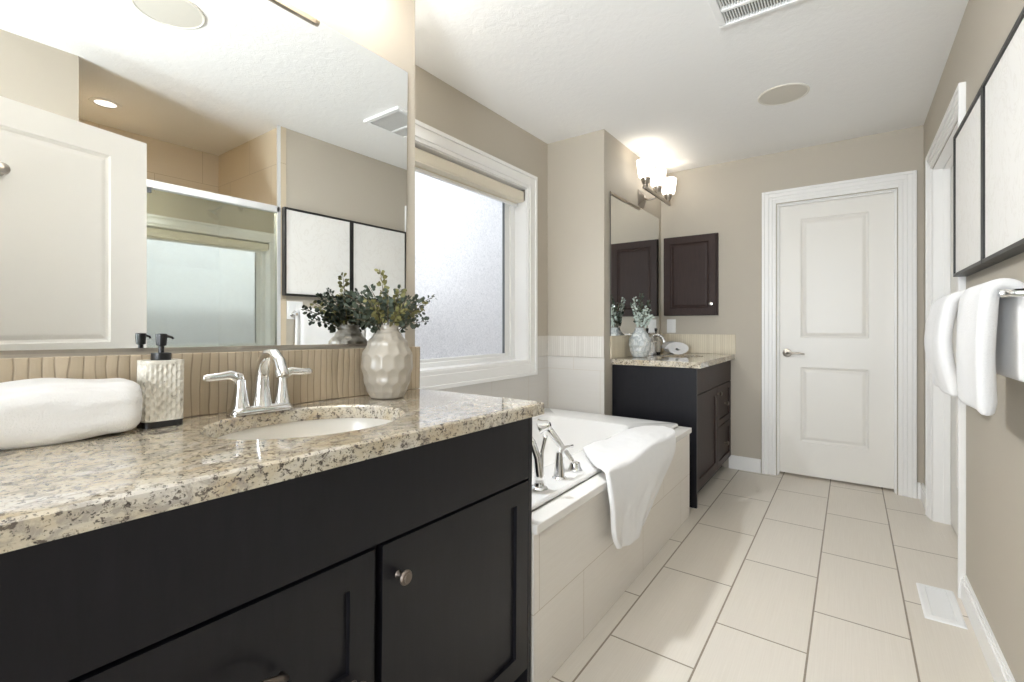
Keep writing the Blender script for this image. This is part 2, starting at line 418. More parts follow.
structure('wall_far', MB().box(XW, -0.455, YF, YF + 0.12, 0, H).box(0.25, 0.6, YF, YF + 0.12, 0, H).box(-0.455, 0.25, YF, YF + 0.12, 2.05, H),
          WALL, 'beige end wall holding the closed white panel door', 'wall')
rw = MB()   # right wall with closet doorway and shower opening
D0, D1, DH = 2.765, 3.640, 2.035
rw.box(XR, XR + 0.115, D1, YF + 0.12, 0, H).box(XR, XR + 0.115, D0, D1, DH, H).box(XR, XR + 0.115, 1.625, D0, 0, H).box(XR, XR + 0.115, YB, 0.62, 0, H)
structure('wall_right', rw, WALL, 'pale beige wall carrying two framed canvases and a towel bar', 'wall')
structure('wall_back', MB().box(-1.78, -1.15, YB - 0.1, YB, 0, H).box(0.33, 0.6, YB - 0.1, YB, 0, H).box(-1.15, 0.33, YB - 0.1, YB, 2.1, H), WALL, 'wall with the open bedroom doorway behind the camera', 'wall')
cl = thing('fill_ceiling_light', 'frosted dome light added unseen behind the camera as fill', 'ceiling light', (-0.45, -0.55, H))  # made-up dome, added behind the camera to brighten the room
obj('canopy', MB().lathe([(0.0, 0), (0.16, 0), (0.165, -0.012), (0.155, -0.022), (0.0, -0.022)], n=48, cap0=False, cap1=False), NICKEL, cl, smooth='auto')
obj('dome', MB().lathe([(0.150, -0.022), (0.148, -0.045), (0.125, -0.075), (0.08, -0.095), (0.0, -0.102)], n=48, cap0=False, cap1=False), m_lamp(3.0), cl, smooth='auto')
structure('wall_door_backing', MB().box(-0.8, 0.8, YF + 0.3, YF + 0.34, 0, H).box(XR + 0.35, XR + 0.39, 2.4, 4.3, 0, H), WALL, 'unseen walls added behind the closed doors to stop light leaking', 'wall')  # unseen backing, added so no outside light leaks past the doors
# baseboards
def baseboard(pts):
    m = MB()
    for (a, b, off) in pts:
        pass
    return m
def bb_box(x0, x1, y0, y1, axis, s):
    """stepped baseboard: thick foot, thinner bead on top. axis: along x or y; s: side towards which it projects"""
    m = MB()
    for t, z0, z1 in ((0.016, 0, 0.085), (0.011, 0.085, 0.097), (0.007, 0.097, 0.104)):
        if axis == 'y': m.box(x0, x0 + s * t, y0, y1, z0, z1)
        else: m.box(x0, x1, y0, y0 + s * t, z0, z1)
    return m
structure('baseboard_right', bb_box(XR, 0, 1.63, 2.665, 'y', -1), TRIM, 'white baseboard under the towel bar wall', 'baseboard')
structure('baseboard_right_end', bb_box(XR, 0, 3.72, YF, 'y', -1), TRIM, 'short white baseboard beside the side doorway casing', 'baseboard')
structure('baseboard_far', bb_box(-0.79, -0.563, YF, 0, 'x', -1), TRIM, 'white baseboard between far vanity and door casing', 'baseboard')
structure('baseboard_far_corner', bb_box(0.353, XR - 0.016, YF, 0, 'x', -1), TRIM, 'tiny piece of white baseboard at the far right corner', 'baseboard')

# alcove tile
structure('trim_1', MB().box(XW, XL + 0.004, YP - 0.008, YP, 0.50, 0.915), ALC_X, 'plain off-white tile wainscot at the foot of the bathtub', 'tile')
structure('trim_2', MB().box(XW, XL + 0.004, YP - 0.010, YP, 0.918, 1.06), REED_WHITE_X, 'white reeded tile band at the foot of the bathtub', 'tile', bevel=0.002)
structure('trim_3', MB().box(XW, XW + 0.008, WY1 + 0.10, YP - 0.01, 0.50, 0.915).box(XW, XW + 0.008, YA, WY1 + 0.1, 0.50, 0.80), ALC_Y, 'off-white tile wainscot under the frosted window', 'tile')
structure('trim_4', MB().box(XW, XW + 0.010, WY1 + 0.10, YP - 0.01, 0.918, 1.06), REED_WHITE_Y, 'white reeded tile band between window casing and corner', 'tile', bevel=0.002)

# window
win = thing('window_1', 'frosted window with white casing above the bathtub', 'window', (XW, 2.08, 0.8), kind='structure')
def W(name, mb, mat, **kw):
    o = obj(name, mb, mat, **kw); o.parent = win; o.location = (-XW, -2.08, -0.8); return o
cm = MB()
for a, b, t in ((0.0, 0.022, 0.010), (0.022, 0.078, 0.015), (0.078, 0.10, 0.022)):
    y0, y1, z0, z1 = WY0 - a, WY1 + a, WZ0 - a, WZ1 + a; Y0, Y1, Z0, Z1 = WY0 - b, WY1 + b, WZ0 - b, WZ1 + b
    cm.box(XW, XW + t, Y0, y0, Z0, Z1).box(XW, XW + t, y1, Y1, Z0, Z1).box(XW, XW + t, y0, y1, Z0, z0).box(XW, XW + t, y0, y1, z1, Z1)
W('casing', cm, TRIM, bevel=0.002)
W('sill', MB().box(XW - 0.12, XW + 0.006, WY0, WY1, WZ0 - 0.004, WZ0 + 0.006), TRIM)
W('jamb', MB().box(XW - 0.12, XW, WY1 - 0.004, WY1 + 0.004, WZ0, WZ1).box(XW - 0.12, XW, WY0 - 0.004, WY0 + 0.004, WZ0, WZ1).box(XW - 0.12, XW, WY0, WY1, WZ1 - 0.004, WZ1 + 0.004), TRIM)
fm = MB()
for (ins, wd, xa, xb) in ((0.004, 0.045, -0.150, -0.098), (0.049, 0.050, -0.145, -0.112)):
    a0, a1, b0, b1 = WY0 + ins, WY1 - ins, WZ0 + ins * 0.35, WZ1 - ins; c = wd; cz = wd * 0.7
    fm.box(XW + xa, XW + xb, a0, a0 + c, b0, b1).box(XW + xa, XW + xb, a1 - c, a1, b0, b1).box(XW + xa, XW + xb, a0 + c, a1 - c, b0, b0 + cz).box(XW + xa, XW + xb, a0 + c, a1 - c, b1 - cz, b1)
W('window_frame', fm, WHITEP, bevel=0.003)
W('glazing_bead', MB().box(XW - 0.128, XW - 0.114, WY1 - 0.106, WY1 - 0.099, WZ0 + 0.04, WZ1 - 0.09), simple('grey_glazing_seal', srgb(120, 124, 128), 0.5))
W('pane', MB().box(XW - 0.132, XW - 0.128, WY0 + 0.09, WY1 - 0.09, WZ0 + 0.04, WZ1 - 0.08), FROST)
structure('wall_outside', MB().box(-5.0, -4.8, -3, 8, -0.6, 2.1), SIDING, 'neighbouring wall seen dimly through frosted glass', 'wall')
structure('ground_outside', MB().box(-12, XW - 0.35, -6, 11, -0.7, -0.6), LAWN, 'ground outside the frosted window', 'ground')
# roller blind
bl = thing('roller_blind', 'cream roller blind wound up at the top of the frosted window', 'blind', (XW - 0.045, 2.08, 2.0))
def Bz(name, mb, mat, **kw):
    o = obj(name, mb, mat, **kw); o.parent = bl; o.location = (-(XW - 0.045), -2.08, -2.0); return o
rr = MB(); rr.box(XW - 0.070, XW - 0.016, WY0 + 0.012, WY1 - 0.012, 1.972, 2.036)
Bz('fascia', rr, SHADE_FAB, bevel=0.006)
Bz('fabric_drop', MB().box(XW - 0.080, XW - 0.074, WY0 + 0.012, WY1 - 0.012, 1.955, 2.012).box(XW - 0.074, XW - 0.018, WY0 + 0.012, WY1 - 0.012, 1.966, 1.972), SHADE_FAB)
Bz('bottom_bar', MB().box(XW - 0.086, XW - 0.070, WY0 + 0.012, WY1 - 0.012, 1.940, 1.960), WHITEP, bevel=0.003)
Bz('mounting_bracket', MB().box(XW - 0.075, XW - 0.012, WY1 - 0.010, WY1 - 0.005, 1.975, 2.048), NICKEL)

# ---------------------------------------------------------------- doors
def casing_mesh(w, h, depth_sign=-1):
    """U-shaped casing around an opening of width w, height h, in local x/z; projects to -y"""
    m = MB()
    for a, b, t in ((0.006, 0.030, 0.011), (0.030, 0.052, 0.014), (0.052, 0.080, 0.019), (0.080, 0.100, 0.024)):
        m.box(-b, -a, -t, 0, 0, h + b).box(w + a, w + b, -t, 0, 0, h + b).box(-a, w + a, -t, 0, h + a, h + b)
    return m
def jamb_mesh(w, h, depth, stop_y):
    m = MB(); m.box(0.0008, 0.004, -0.001, depth, 0, h).box(w - 0.004, w - 0.0008, -0.001, depth, 0, h).box(0.004, w - 0.004, -0.001, depth, h - 0.004, h - 0.0008)
    m.box(0, 0.011, stop_y - 0.03, stop_y, 0, h).box(w - 0.011, w, stop_y - 0.03, stop_y, 0, h).box(0.011, w - 0.011, stop_y - 0.03, stop_y, h - 0.011, h)
    return m
def lever(root, x, z, y, s):
    h = obj('handle', MB().lathe([(0.0, 0), (0.030, 0.0), (0.031, 0.004), (0.027, 0.009), (0.012, 0.012), (0.011, 0.045), (0.0, 0.046)], n=28, cap0=False, cap1=False), NICKEL, root, smooth='auto')
    h.location = (x, y, z); h.rotation_euler = (PI / 2, 0, 0)
    l_ = obj('lever', MB().tube([(0, -0.040, 0), (s * 0.02, -0.046, 0.001), (s * 0.06, -0.045, 0.004), (s * 0.10, -0.043, -0.001), (s * 0.115, -0.042, -0.003)], [0.010, 0.010, 0.008, 0.007, 0.004], 12), NICKEL, None, smooth=True)
    l_.parent = h; l_.rotation_euler = (-PI / 2, 0, 0)
def two_panel_door(w, h, t=0.035):
    a = 0.135 * w / 0.70
    return slab(w, h, t, [(a + 0.01, w - a - 0.01, 1.03 * h / 2.04, 1.925 * h / 2.04), (a + 0.01, w - a - 0.01, 0.25 * h / 2.04, 0.81 * h / 2.04)], RAISED, True)
# far door
d1 = thing('door_1', 'closed white two-panel door in the end wall', 'door', (-0.455, YF, 0), kind='structure')
obj('casing', casing_mesh(0.705, 2.05), TRIM, d1, bevel=0.003)
obj('jamb', jamb_mesh(0.705, 2.05, 0.12, 0.058), TRIM, d1)
o = obj('door_leaf', two_panel_door(0.695, 2.026), DOORW, d1); o.location = (0.005, 0.060, 0.018)
lever(d1, 0.062, 0.925, 0.060, 1)
for z in (0.25, 1.05, 1.85):
    obj('hinge', MB().cyl((0.701, 0.055, z - 0.045), (0.701, 0.055, z + 0.045), 0.005, n=12), NICKEL, d1, smooth='auto')
# side door (right wall): seen edge-on
d2 = thing('door_2', 'white cased side doorway in the right wall beyond the canvases', 'door', (XR, D1, 0), -PI / 2, kind='structure')
obj('casing', casing_mesh(D1 - D0, DH), TRIM, d2, bevel=0.003)
obj('jamb', jamb_mesh(D1 - D0, DH, 0.115, 0.074), TRIM, d2)
o = obj('door_leaf', two_panel_door(D1 - D0 - 0.010, 2.036), DOORW, d2); o.location = (0.005, 0.076, 0.008)
lever(d2, D1 - D0 - 0.065, 0.93, 0.076, -1)
# entry door standing open beside the camera, seen in the big mirror
hx, hy, ex, ey = 0.315, 0.862, 0.130, 0.110
d3 = thing('door_3', 'open white panel door with a round robe hook, reflected at left of the large mirror', 'door', (hx, hy, 0.0), math.atan2(ey - hy, ex - hx), kind='structure')
o = obj('door_leaf', two_panel_door(0.775, 2.06), DOORW, d3); o.location = (0, -0.0175, 0.012)
hk = MB().lathe([(0.0, 0.0), (0.024, 0.0), (0.026, 0.003), (0.022, 0.008), (0.009, 0.014), (0.008, 0.036), (0.020, 0.044), (0.024, 0.052), (0.020, 0.061), (0.0, 0.064)], n=28, cap0=False, cap1=False)
for sgn in (-1, 1):
    if sgn < 0: o = obj('robe_hook', hk, NICKEL, d3, smooth='auto'); o.location = (0.560, -0.0175, 1.765); o.rotation_euler = (PI / 2, 0, 0)
for z in (0.25, 1.0, 1.8): obj('hinge', MB().cyl((-0.004, 0, z - 0.045), (-0.004, 0, z + 0.045), 0.006, n=12), NICKEL, d3, smooth='auto')

# ---------------------------------------------------------------- shower stall (seen in the mirror)
SY0, SY1, SX1 = 0.62, 1.61, 1.30
structure('wall_shower_back', MB().box(SX1, SX1 + 0.08, SY0 - 0.1, SY1 + 0.1, 0, H), SHOW_T, 'tan tiled back wall of the shower stall, seen in the mirror', 'wall')
structure('wall_shower_side', MB().box(XR + 0.115, SX1, SY1, SY1 + 0.08, 0, H).box(XR, XR + 0.116, SY1, 1.626, 0, H), SHOW_TX, 'tan tiled side wall of the shower stall, seen in the mirror', 'wall')
structure('wall_shower_near', MB().box(XR + 0.115, SX1, SY0 - 0.08, SY0, 0, H), SHOW_TX, 'tan tiled near wall of the shower stall', 'wall')
structure('trim_5', MB().box(SX1 - 0.010, SX1, SY0, SY1, 1.56, 1.74), m_reed('reeded_tan_shower_tile', 'Y', srgb(188, 168, 134), srgb(176, 154, 120), srgb(120, 102, 78), 0.02, 0.3, 0.5), 'reeded tan accent band in the shower, seen in the mirror', 'tile')
structure('trim_6', MB().box(XR - 0.012, XR + 0.10, SY0, SY1, 0, 0.11), simple('curb_stone', srgb(224, 219, 210), 0.3), 'pale shower curb', 'curb', bevel=0.004)
sd = thing('shower_door', 'framed clear glass shower door, reflecting the window in the large mirror', 'shower door', (XR + 0.02, 1.1, 0.11))
def SDo(name, mb, mat, **kw):
    o = obj(name, mb, mat, **kw); o.parent = sd; o.location = (-(XR + 0.02), -1.1, -0.11); return o
SDo('header_rail', MB().box(XR - 0.005, XR + 0.035, SY0 + 0.002, SY1 - 0.002, 1.870, 1.912), ALU, bevel=0.003)
SDo('wall_channel', MB().box(XR - 0.002, XR + 0.030, SY1 - 0.014, SY1 - 0.001, 0.112, H - 0.01 if False else 1.875), CHROME)
SDo('bottom_rail', MB().box(XR + 0.003, XR + 0.030, SY0 + 0.002, SY1 - 0.015, 0.112, 0.140), CHROME)
SDo('glass_panel', MB().box(XR + 0.012, XR + 0.018, SY0 + 0.004, SY1 - 0.016, 0.141, 1.874), CLEAR)
SDo('roller_bracket', MB().box(XR + 0.008, XR + 0.024, 0.885, 0.915, 1.845, 1.88), BLACKP)
structure('trim_7', MB().box(XR - 0.005, XR + 0.003, SY1 - 0.020, SY1 + 0.002, 0, H - 0.001), ALU, 'bright metal tile edge beside the shower, seen in the mirror', 'trim')
structure('trim_8', MB().box(XR - 0.004, XR + 0.001, SY1 + 0.002, SY1 + 0.040, 0.105, H - 0.001), SHOW_TX, 'narrow tan tile strip beside the shower, seen in the mirror', 'tile')
sh = thing('shower_head', 'chrome shower head on a bent arm above the shower door rail', 'shower head', (0.92, SY1, 1.98))
obj('arm', MB().tube([(0, 0, 0), (0, -0.05, 0.012), (0, -0.11, 0.0), (0, -0.15, -0.035)], 0.009, 12), CHROME, sh, smooth=True)
obj('flange', MB().tube([(0, -0.002, 0), (0, -0.012, 0)], [0.030, 0.022], 24), CHROME, sh, smooth='auto')
obj('spray_head', MB().tube([(0, -0.145, -0.030), (0, -0.165, -0.055), (0, -0.185, -0.078), (0, -0.193, -0.088)], [0.014, 0.020, 0.045, 0.045], 24), CHROME, sh, smooth='auto')

# ---------------------------------------------------------------- counters with oval sink cut-out
def counter_mesh(x0, x1, y0, y1, z0, z1, cx, cy, a, b, n=96, e=0.005):
    m = MB(); ang = [2 * PI * k / n for k in range(n)]
    ang += [math.atan2(y - cy, x - cx) % (2 * PI) for x in (x0, x1) for y in (y0, y1)]
    ang = sorted(set(round(q, 6) for q in ang))
    def rect(q, ins):
        c, s = math.cos(q), math.sin(q); X0, X1, Y0, Y1 = x0 + ins, x1 - ins, y0 + ins, y1 - ins
        t = min(((X1 if c > 0 else X0) - cx) / c if abs(c) > 1e-9 else 1e9, ((Y1 if s > 0 else Y0) - cy) / s if abs(s) > 1e-9 else 1e9)
        return (cx + c * t, cy + s * t)
    def ell(q, k=0.0):
        c, s = math.cos(q), math.sin(q); r = (a + k) * (b + k) / math.sqrt(((b + k) * c) ** 2 + ((a + k) * s) ** 2)
        return (cx + c * r, cy + s * r)
    R = lambda f, z: [(*f(q), z) for q in ang]
    m.rings([R(lambda q: ell(q), z0), R(lambda q: ell(q), z1 - e), R(lambda q: ell(q, e), z1), R(lambda q: rect(q, e), z1),
             R(lambda q: rect(q, 0), z1 - e), R(lambda q: rect(q, 0), z0), R(lambda q: ell(q), z0)], False, False)
    return m
def basin_mesh(cx, cy, z, a, b):
    m = MB(); prof = [(1.0, 0), (0.985, -0.03), (0.93, -0.075), (0.80, -0.115), (0.55, -0.14), (0.25, -0.15), (0.07, -0.152)]
    m.lathe([(p, q) for p, q in prof], (cx, cy, z), 64, a, b, False, True)
    outer = [(1.0, 0), (1.06, 0), (1.05, -0.03), (0.99, -0.09), (0.85, -0.13), (0.5, -0.16)]
    m.lathe(outer, (cx, cy, z), 64, a, b, False, True); return m

# --- near vanity
V1Y0, V1Y1 = -0.75, 1.203
c1 = thing('granite_countertop', 'long speckled granite countertop on the near vanity', 'countertop', (-1.05, 0.65, 0.858))
o = obj('slab', counter_mesh(XL + 0.002, -0.772, V1Y0 - 0.02, YA, 0.855, 0.892, -1.066, 0.655, 0.188, 0.232), GRAN, c1); o.location = (1.05, -0.65, -0.858)
TILT(c1)
b1 = thing('undermount_sink', 'white oval sink set under the near granite countertop', 'sink', (-1.066, 0.655, 0.854))
obj('basin', basin_mesh(0, 0, 0, 0.195, 0.240), CERAM, b1, smooth='auto')
obj('drain', MB().lathe([(0.0, -0.149), (0.020, -0.149), (0.022, -0.1515)], n=24, cap0=False, cap1=False), CHROME, b1, smooth='auto')
TILT(b1)
def knob(parent, x, y, z):
    k = obj('knob', MB().lathe([(0.0, 0.0), (0.009, 0.0), (0.007, 0.004), (0.0055, 0.012), (0.009, 0.017), (0.0145, 0.020), (0.016, 0.024), (0.0135, 0.028), (0.009, 0.0285), (0.0085, 0.030), (0.0, 0.031)], n=28, cap0=False, cap1=False), BRONZE, parent, smooth='auto')
    k.location = (x, y, z); k.rotation_euler = (PI / 2, 0, 0); return k
def cab_front(root, name, y0, y1, z0, z1, rail=0.058, mat=WOOD, flat=False, t=0.020):
    """door or drawer front; root is rotated so local x = world y, local -y = world +x"""
    m = slab(y1 - y0, z1 - z0, t, [] if flat else [(rail, y1 - y0 - rail, rail, z1 - z0 - rail)], SHAKER)
    o = obj(name, m, mat, root, bevel=0.0008); o.location = (y0, -t, z0); return o
v1 = thing('vanity_cabinet', 'near espresso vanity cabinet with shaker fronts under the long counter', 'cabinet', (-0.805, 0.0, 0.0), PI / 2)
# local: x=world y, y = -(world x) offset
bd = MB()
dep = 0.805 + XL   # negative extent
bd.box(V1Y0, V1Y1 - 0.018, 0.0, -dep - 0.002, 0.10, 0.16).box(V1Y0, V1Y1 - 0.018, -dep - 0.02, -dep - 0.002, 0.16, 0.70).box(V1Y0, V1Y0 + 0.018, 0.0, -dep - 0.02, 0.16, 0.855)
bd.box(V1Y0, V1Y1 - 0.018, 0.0, 0.018, 0.16, 0.67).box(V1Y0, V1Y1 - 0.018, 0.0, 0.018, 0.67, 0.855)
obj('carcass', bd, WOOD, v1)
obj('end_panel', MB().box(V1Y1 - 0.018, V1Y1, -0.020, -dep - 0.002, 0.0, 0.855), WOOD, v1, bevel=0.001)
obj('toe_kick', MB().box(V1Y0, V1Y1 - 0.018, 0.06, 0.075, 0.0, 0.10), DARK, v1)
cab_front(v1, 'false_front', V1Y0, V1Y1 - 0.020, 0.671, 0.853, flat=True)
dr = cab_front(v1, 'door', 0.644, V1Y1 - 0.020, 0.105, 0.663); knob(dr, 0.042, 0, 0.588 - 0.105)
dw = cab_front(v1, 'drawer', 0.085, 0.624, 0.385, 0.663); knob(dw, 0.490, 0, 0.418 - 0.385)
pl = obj('pull', MB().tube([(0.215, -0.002, 0.125), (0.217, -0.022, 0.128), (0.232, -0.030, 0.141), (0.260, -0.033, 0.150), (0.300, -0.033, 0.150), (0.328, -0.030, 0.141), (0.343, -0.022, 0.128), (0.345, -0.002, 0.125)], 0.005, 10), BRONZE, dw, smooth=True)
pl.location = (0, 0, 0.014)
cab_front(v1, 'drawer', 0.085, 0.624, 0.105, 0.377)
cab_front(v1, 'door', V1Y0, 0.068, 0.105, 0.663)
TILT(v1)
bs = tag(obj('tile_backsplash', MB().box(XL, XL + 0.012, V1Y0, YA - 0.004, 0.893, 1.050), REED_TAN, bevel=0.002), 'tan reeded tile backsplash under the large mirror', 'backsplash'); TILT(bs)
mr = thing('wall_mirror', 'large frameless mirror over the near vanity', 'mirror', (XL, 0.2, 1.06))
obj('glass', MB().box(0.001, 0.006, -0.95, 0.976, 0.003, 1.003), MIRROR, mr)
obj('bottom_channel', MB().box(0.0065, 0.0095, -0.95, 0.976, -0.003, 0.005), NICKEL, mr)
TILT(mr)

# --- far vanity
V2Y0 = 3.035
c2 = tag(obj('granite_countertop', counter_mesh(XL + 0.002, -0.748, V2Y0 - 0.012, YF - 0.002, 0.868, 0.905, -1.03, 3.60, 0.15, 0.20), GRAN), 'short speckled granite countertop on the far vanity', 'countertop')
b2 = tag(obj('undermount_sink', basin_mesh(-1.03, 3.60, 0.867, 0.157, 0.208), CERAM, smooth='auto'), 'white oval sink set under the far granite countertop', 'sink')
v2 = thing('vanity_cabinet', 'far espresso vanity cabinet with one door beside two drawers', 'cabinet', (-0.797, 0.0, 0.0), PI / 2)
dep2 = 0.797 + XL
bd = MB(); bd.box(V2Y0 + 0.02, YF - 0.003, 0, -dep2 - 0.003, 0.10, 0.14).box(V2Y0 + 0.02, YF - 0.003, 0, 0.018, 0.14, 0.865)
obj('carcass', bd, WOOD, v2)
obj('end_panel', MB().box(V2Y0, V2Y0 + 0.02, -0.022, -dep2 - 0.003, 0.0, 0.865), WOOD, v2, bevel=0.001)
obj('toe_kick', MB().box(V2Y0 + 0.02, YF - 0.003, 0.045, 0.055, 0.0, 0.10), WOOD, v2)
cab_front(v2, 'false_front', V2Y0 + 0.022, YF - 0.006, 0.700, 0.862, flat=True, mat=WOOD2)
o = cab_front(v2, 'door', V2Y0 + 0.022, 3.610, 0.10, 0.694, mat=WOOD2); knob(o, 0.555, 0, 0.545)
o = cab_front(v2, 'drawer', 3.616, YF - 0.006, 0.400, 0.694, rail=0.045, mat=WOOD2); knob(o, 0.222, 0, 0.147)
o = cab_front(v2, 'drawer', 3.616, YF - 0.006, 0.10, 0.394, rail=0.045, mat=WOOD2); knob(o, 0.222, 0, 0.147)
tag(obj('tile_backsplash', MB().box(XL, XL + 0.010, V2Y0 - 0.03, YF - 0.012, 0.906, 1.062), REED_CREAM_Y, bevel=0.002), 'cream reeded tile backsplash under the small mirror', 'backsplash')
tag(obj('tile_backsplash', MB().box(XL, -0.742, YF - 0.010, YF, 0.906, 1.062), REED_CREAM_X, bevel=0.002), 'cream reeded tile backsplash on the end wall under the switch', 'backsplash')
mr2 = thing('wall_mirror', 'small frameless mirror over the far vanity under the three-shade light', 'mirror', (XL, 3.5, 1.06))
obj('glass', MB().box(0.001, 0.006, -0.505, 0.500, 0.002, 0.985), MIRROR, mr2)
obj('side_channel', MB().box(0.0065, 0.010, -0.510, -0.504, 0.002, 0.985), simple('dark_edge', srgb(70, 66, 60), 0.4, 0.6), mr2)
# wall cabinet
mc = thing('wall_cabinet', 'small dark walnut cabinet hung on the end wall above the switch', 'cabinet', (-1.301, YF, 1.217))
obj('box', MB().box(0, 0.432, -0.022, 0.0, 0, 0.664), WOOD2, mc)
mm = slab(0.418, 0.652, 0.019, [(0.055, 0.363, 0.055, 0.597)], [(0.004, 0.005), (0.012, 0.008), (0.028, 0.004), (0.034, 0.004)])
o = obj('door', mm, WOOD2, mc, bevel=0.0015); o.location = (0.002, -0.042, 0.006)
k = knob(o, 0.385, 0, 0.085)
k.data.materials.clear(); k.data.materials.append(CHROME)
# switches
sw = thing('light_switch', 'white rocker switch plate on the end wall under the wall cabinet', 'switch', (-1.246, YF, 1.13))
obj('plate', MB().box(-0.037, 0.037, -0.006, 0, -0.058, 0.058), WHITEP, sw, bevel=0.002)
obj('rocker', MB().box(-0.016, 0.016, -0.011, -0.006, -0.033, 0.033), WHITEP, sw, bevel=0.001)
sw = thing('light_switch', 'white switch plate on the right wall below the canvas, seen in the mirror', 'switch', (XR, 1.71, 1.235))
obj('plate', MB().box(-0.006, 0, -0.055, 0.055, -0.060, 0.060), WHITEP, sw, bevel=0.002)
for s in (-0.024, 0.024): obj('rocker', MB().box(-0.011, -0.006, s - 0.016, s + 0.016, -0.033, 0.033), WHITEP, sw, bevel=0.001)

# ---------------------------------------------------------------- vanity lights
def vanity_light(x, y, z, label, energy):
    glass = m_lamp(energy)
    t = thing('vanity_light', label, 'wall light', (x, y, z), group=None)
    m = MB()   # pyramid wall plate
    def sq(s, xx, zz=1.0): return [(xx, -s, -s * zz), (xx, s, -s * zz), (xx, s, s * zz), (xx, -s, s * zz)]
    m.rings([sq(0.062, 0), sq(0.062, 0.006), sq(0.050, 0.014), sq(0.022, 0.034), sq(0.018, 0.036)])
    obj('wall_plate', m, NICKEL, t, bevel=0.001)
    obj('arm', MB().tube([(0.03, 0, 0), (0.06, 0, -0.018), (0.10, 0, -0.012), (0.135, 0, 0.0)], 0.008, 12), NICKEL, t, smooth=True)
    obj('crossbar', MB().box(0.126, 0.144, -0.285, 0.285, -0.011, 0.011).cyl((0.135, -0.296, 0), (0.135, -0.284, 0), 0.013, n=20).cyl((0.135, 0.284, 0), (0.135, 0.296, 0), 0.013, n=20), NICKEL, t, bevel=0.002)
    for s in (-0.26, 0, 0.26):
        obj('socket_cup', MB().lathe([(0.0, 0.008), (0.016, 0.008), (0.017, 0.030), (0.024, 0.036), (0.033, 0.060), (0.035, 0.072), (0.0, 0.072)], (0.135, s, 0), 24, cap0=False, cap1=False), NICKEL, t, smooth='auto')
        m = MB(); n_ = 40
        def se(r, zz, k=3.2):
            out = []
            for q in range(n_):
                a = 2 * PI * q / n_; c, s_ = math.cos(a), math.sin(a)
                d = (abs(c) ** k + abs(s_) ** k) ** (-1 / k)
                out.append((0.135 + r * d * c, s + r * d * s_, zz))
            return out
        m.rings([se(0.034, 0.070), se(0.044, 0.078), se(0.050, 0.105), se(0.055, 0.150), se(0.060, 0.195), se(0.056, 0.195), se(0.050, 0.150), se(0.044, 0.105), se(0.036, 0.084)], False, True)
        obj('lamp_shade', m, glass, t, smooth='auto')
    return t
vanity_light(XL, 3.580, 2.122, 'brushed nickel wall light with three lit white shades above the small mirror', 2.0)
vanity_light(XL, 0.615, 2.150, 'brushed nickel wall light with three lit white shades above the large mirror', 17.0)

# ---------------------------------------------------------------- bathtub and surround
AX = -0.781
structure('wall_apron', MB().box(AX - 0.05, AX, 1.199, YP - 0.012, 0, 0.496), APRON, 'beige tiled apron along the front of the bathtub', 'tub surround')
structure('trim_9', MB().box(XW, -0.8425, 1.199 + 0.05, 1.262, 0.496, 0.526).box(-0.842, -0.768, 1.199, YP - 0.012, 0.496, 0.526).box(XW + 0.01, -0.8425, YP - 0.050, YP - 0.011, 0.496, 0.526),
          simple('pale_ledge_tile', srgb(238, 235, 230), 0.22), 'pale tile ledge capping the tub apron', 'ledge', bevel=0.003)
tub = thing('bathtub', 'white drop-in bathtub under the frosted window', 'bathtub', (-1.30, 2.07, 0.53))
def rr_ring(x0, x1, y0, y1, r, z, n=12):
    out = []
    for cx, cy, a0 in ((x1 - r, y1 - r, 0), (x0 + r, y1 - r, PI / 2), (x0 + r, y0 + r, PI), (x1 - r, y0 + r, 1.5 * PI)):
        for k in range(n + 1):
            a = a0 + PI / 2 * k / n; out.append((cx + r * math.cos(a), cy + r * math.sin(a), z))
    return out
tx0, tx1, ty0, ty1 = XW + 0.012, -0.838, 1.264, YP - 0.030
ix0, ix1, iy0, iy1 = -1.62, -1.04, 1.40, 2.66
m = MB()
m.rings([rr_ring(tx0, tx1, ty0, ty1, 0.02, 0.531), rr_ring(tx0, tx1, ty0, ty1, 0.02, 0.541), rr_ring(tx0 + 0.006, tx1 - 0.006, ty0 + 0.006, ty1 - 0.006, 0.02, 0.546),
         rr_ring(ix0 - 0.02, ix1 + 0.02, iy0 - 0.02, iy1 + 0.02, 0.10, 0.546), rr_ring(ix0 - 0.006, ix1 + 0.006, iy0 - 0.006, iy1 + 0.006, 0.09, 0.542), rr_ring(ix0, ix1, iy0, iy1, 0.085, 0.530),
         rr_ring(ix0 + 0.03, ix1 - 0.03, iy0 + 0.04, iy1 - 0.06, 0.09, 0.35), rr_ring(ix0 + 0.06, ix1 - 0.05, iy0 + 0.08, iy1 - 0.16, 0.10, 0.18),
         rr_ring(ix0 + 0.10, ix1 - 0.09, iy0 + 0.13, iy1 - 0.24, 0.09, 0.12), rr_ring(ix0 + 0.2, ix1 - 0.18, iy0 + 0.3, iy1 - 0.4, 0.05, 0.112)], False, True)
o = obj('shell', m, ACRYL, tub, smooth='auto'); o.location = (1.30, -2.07, -0.53)
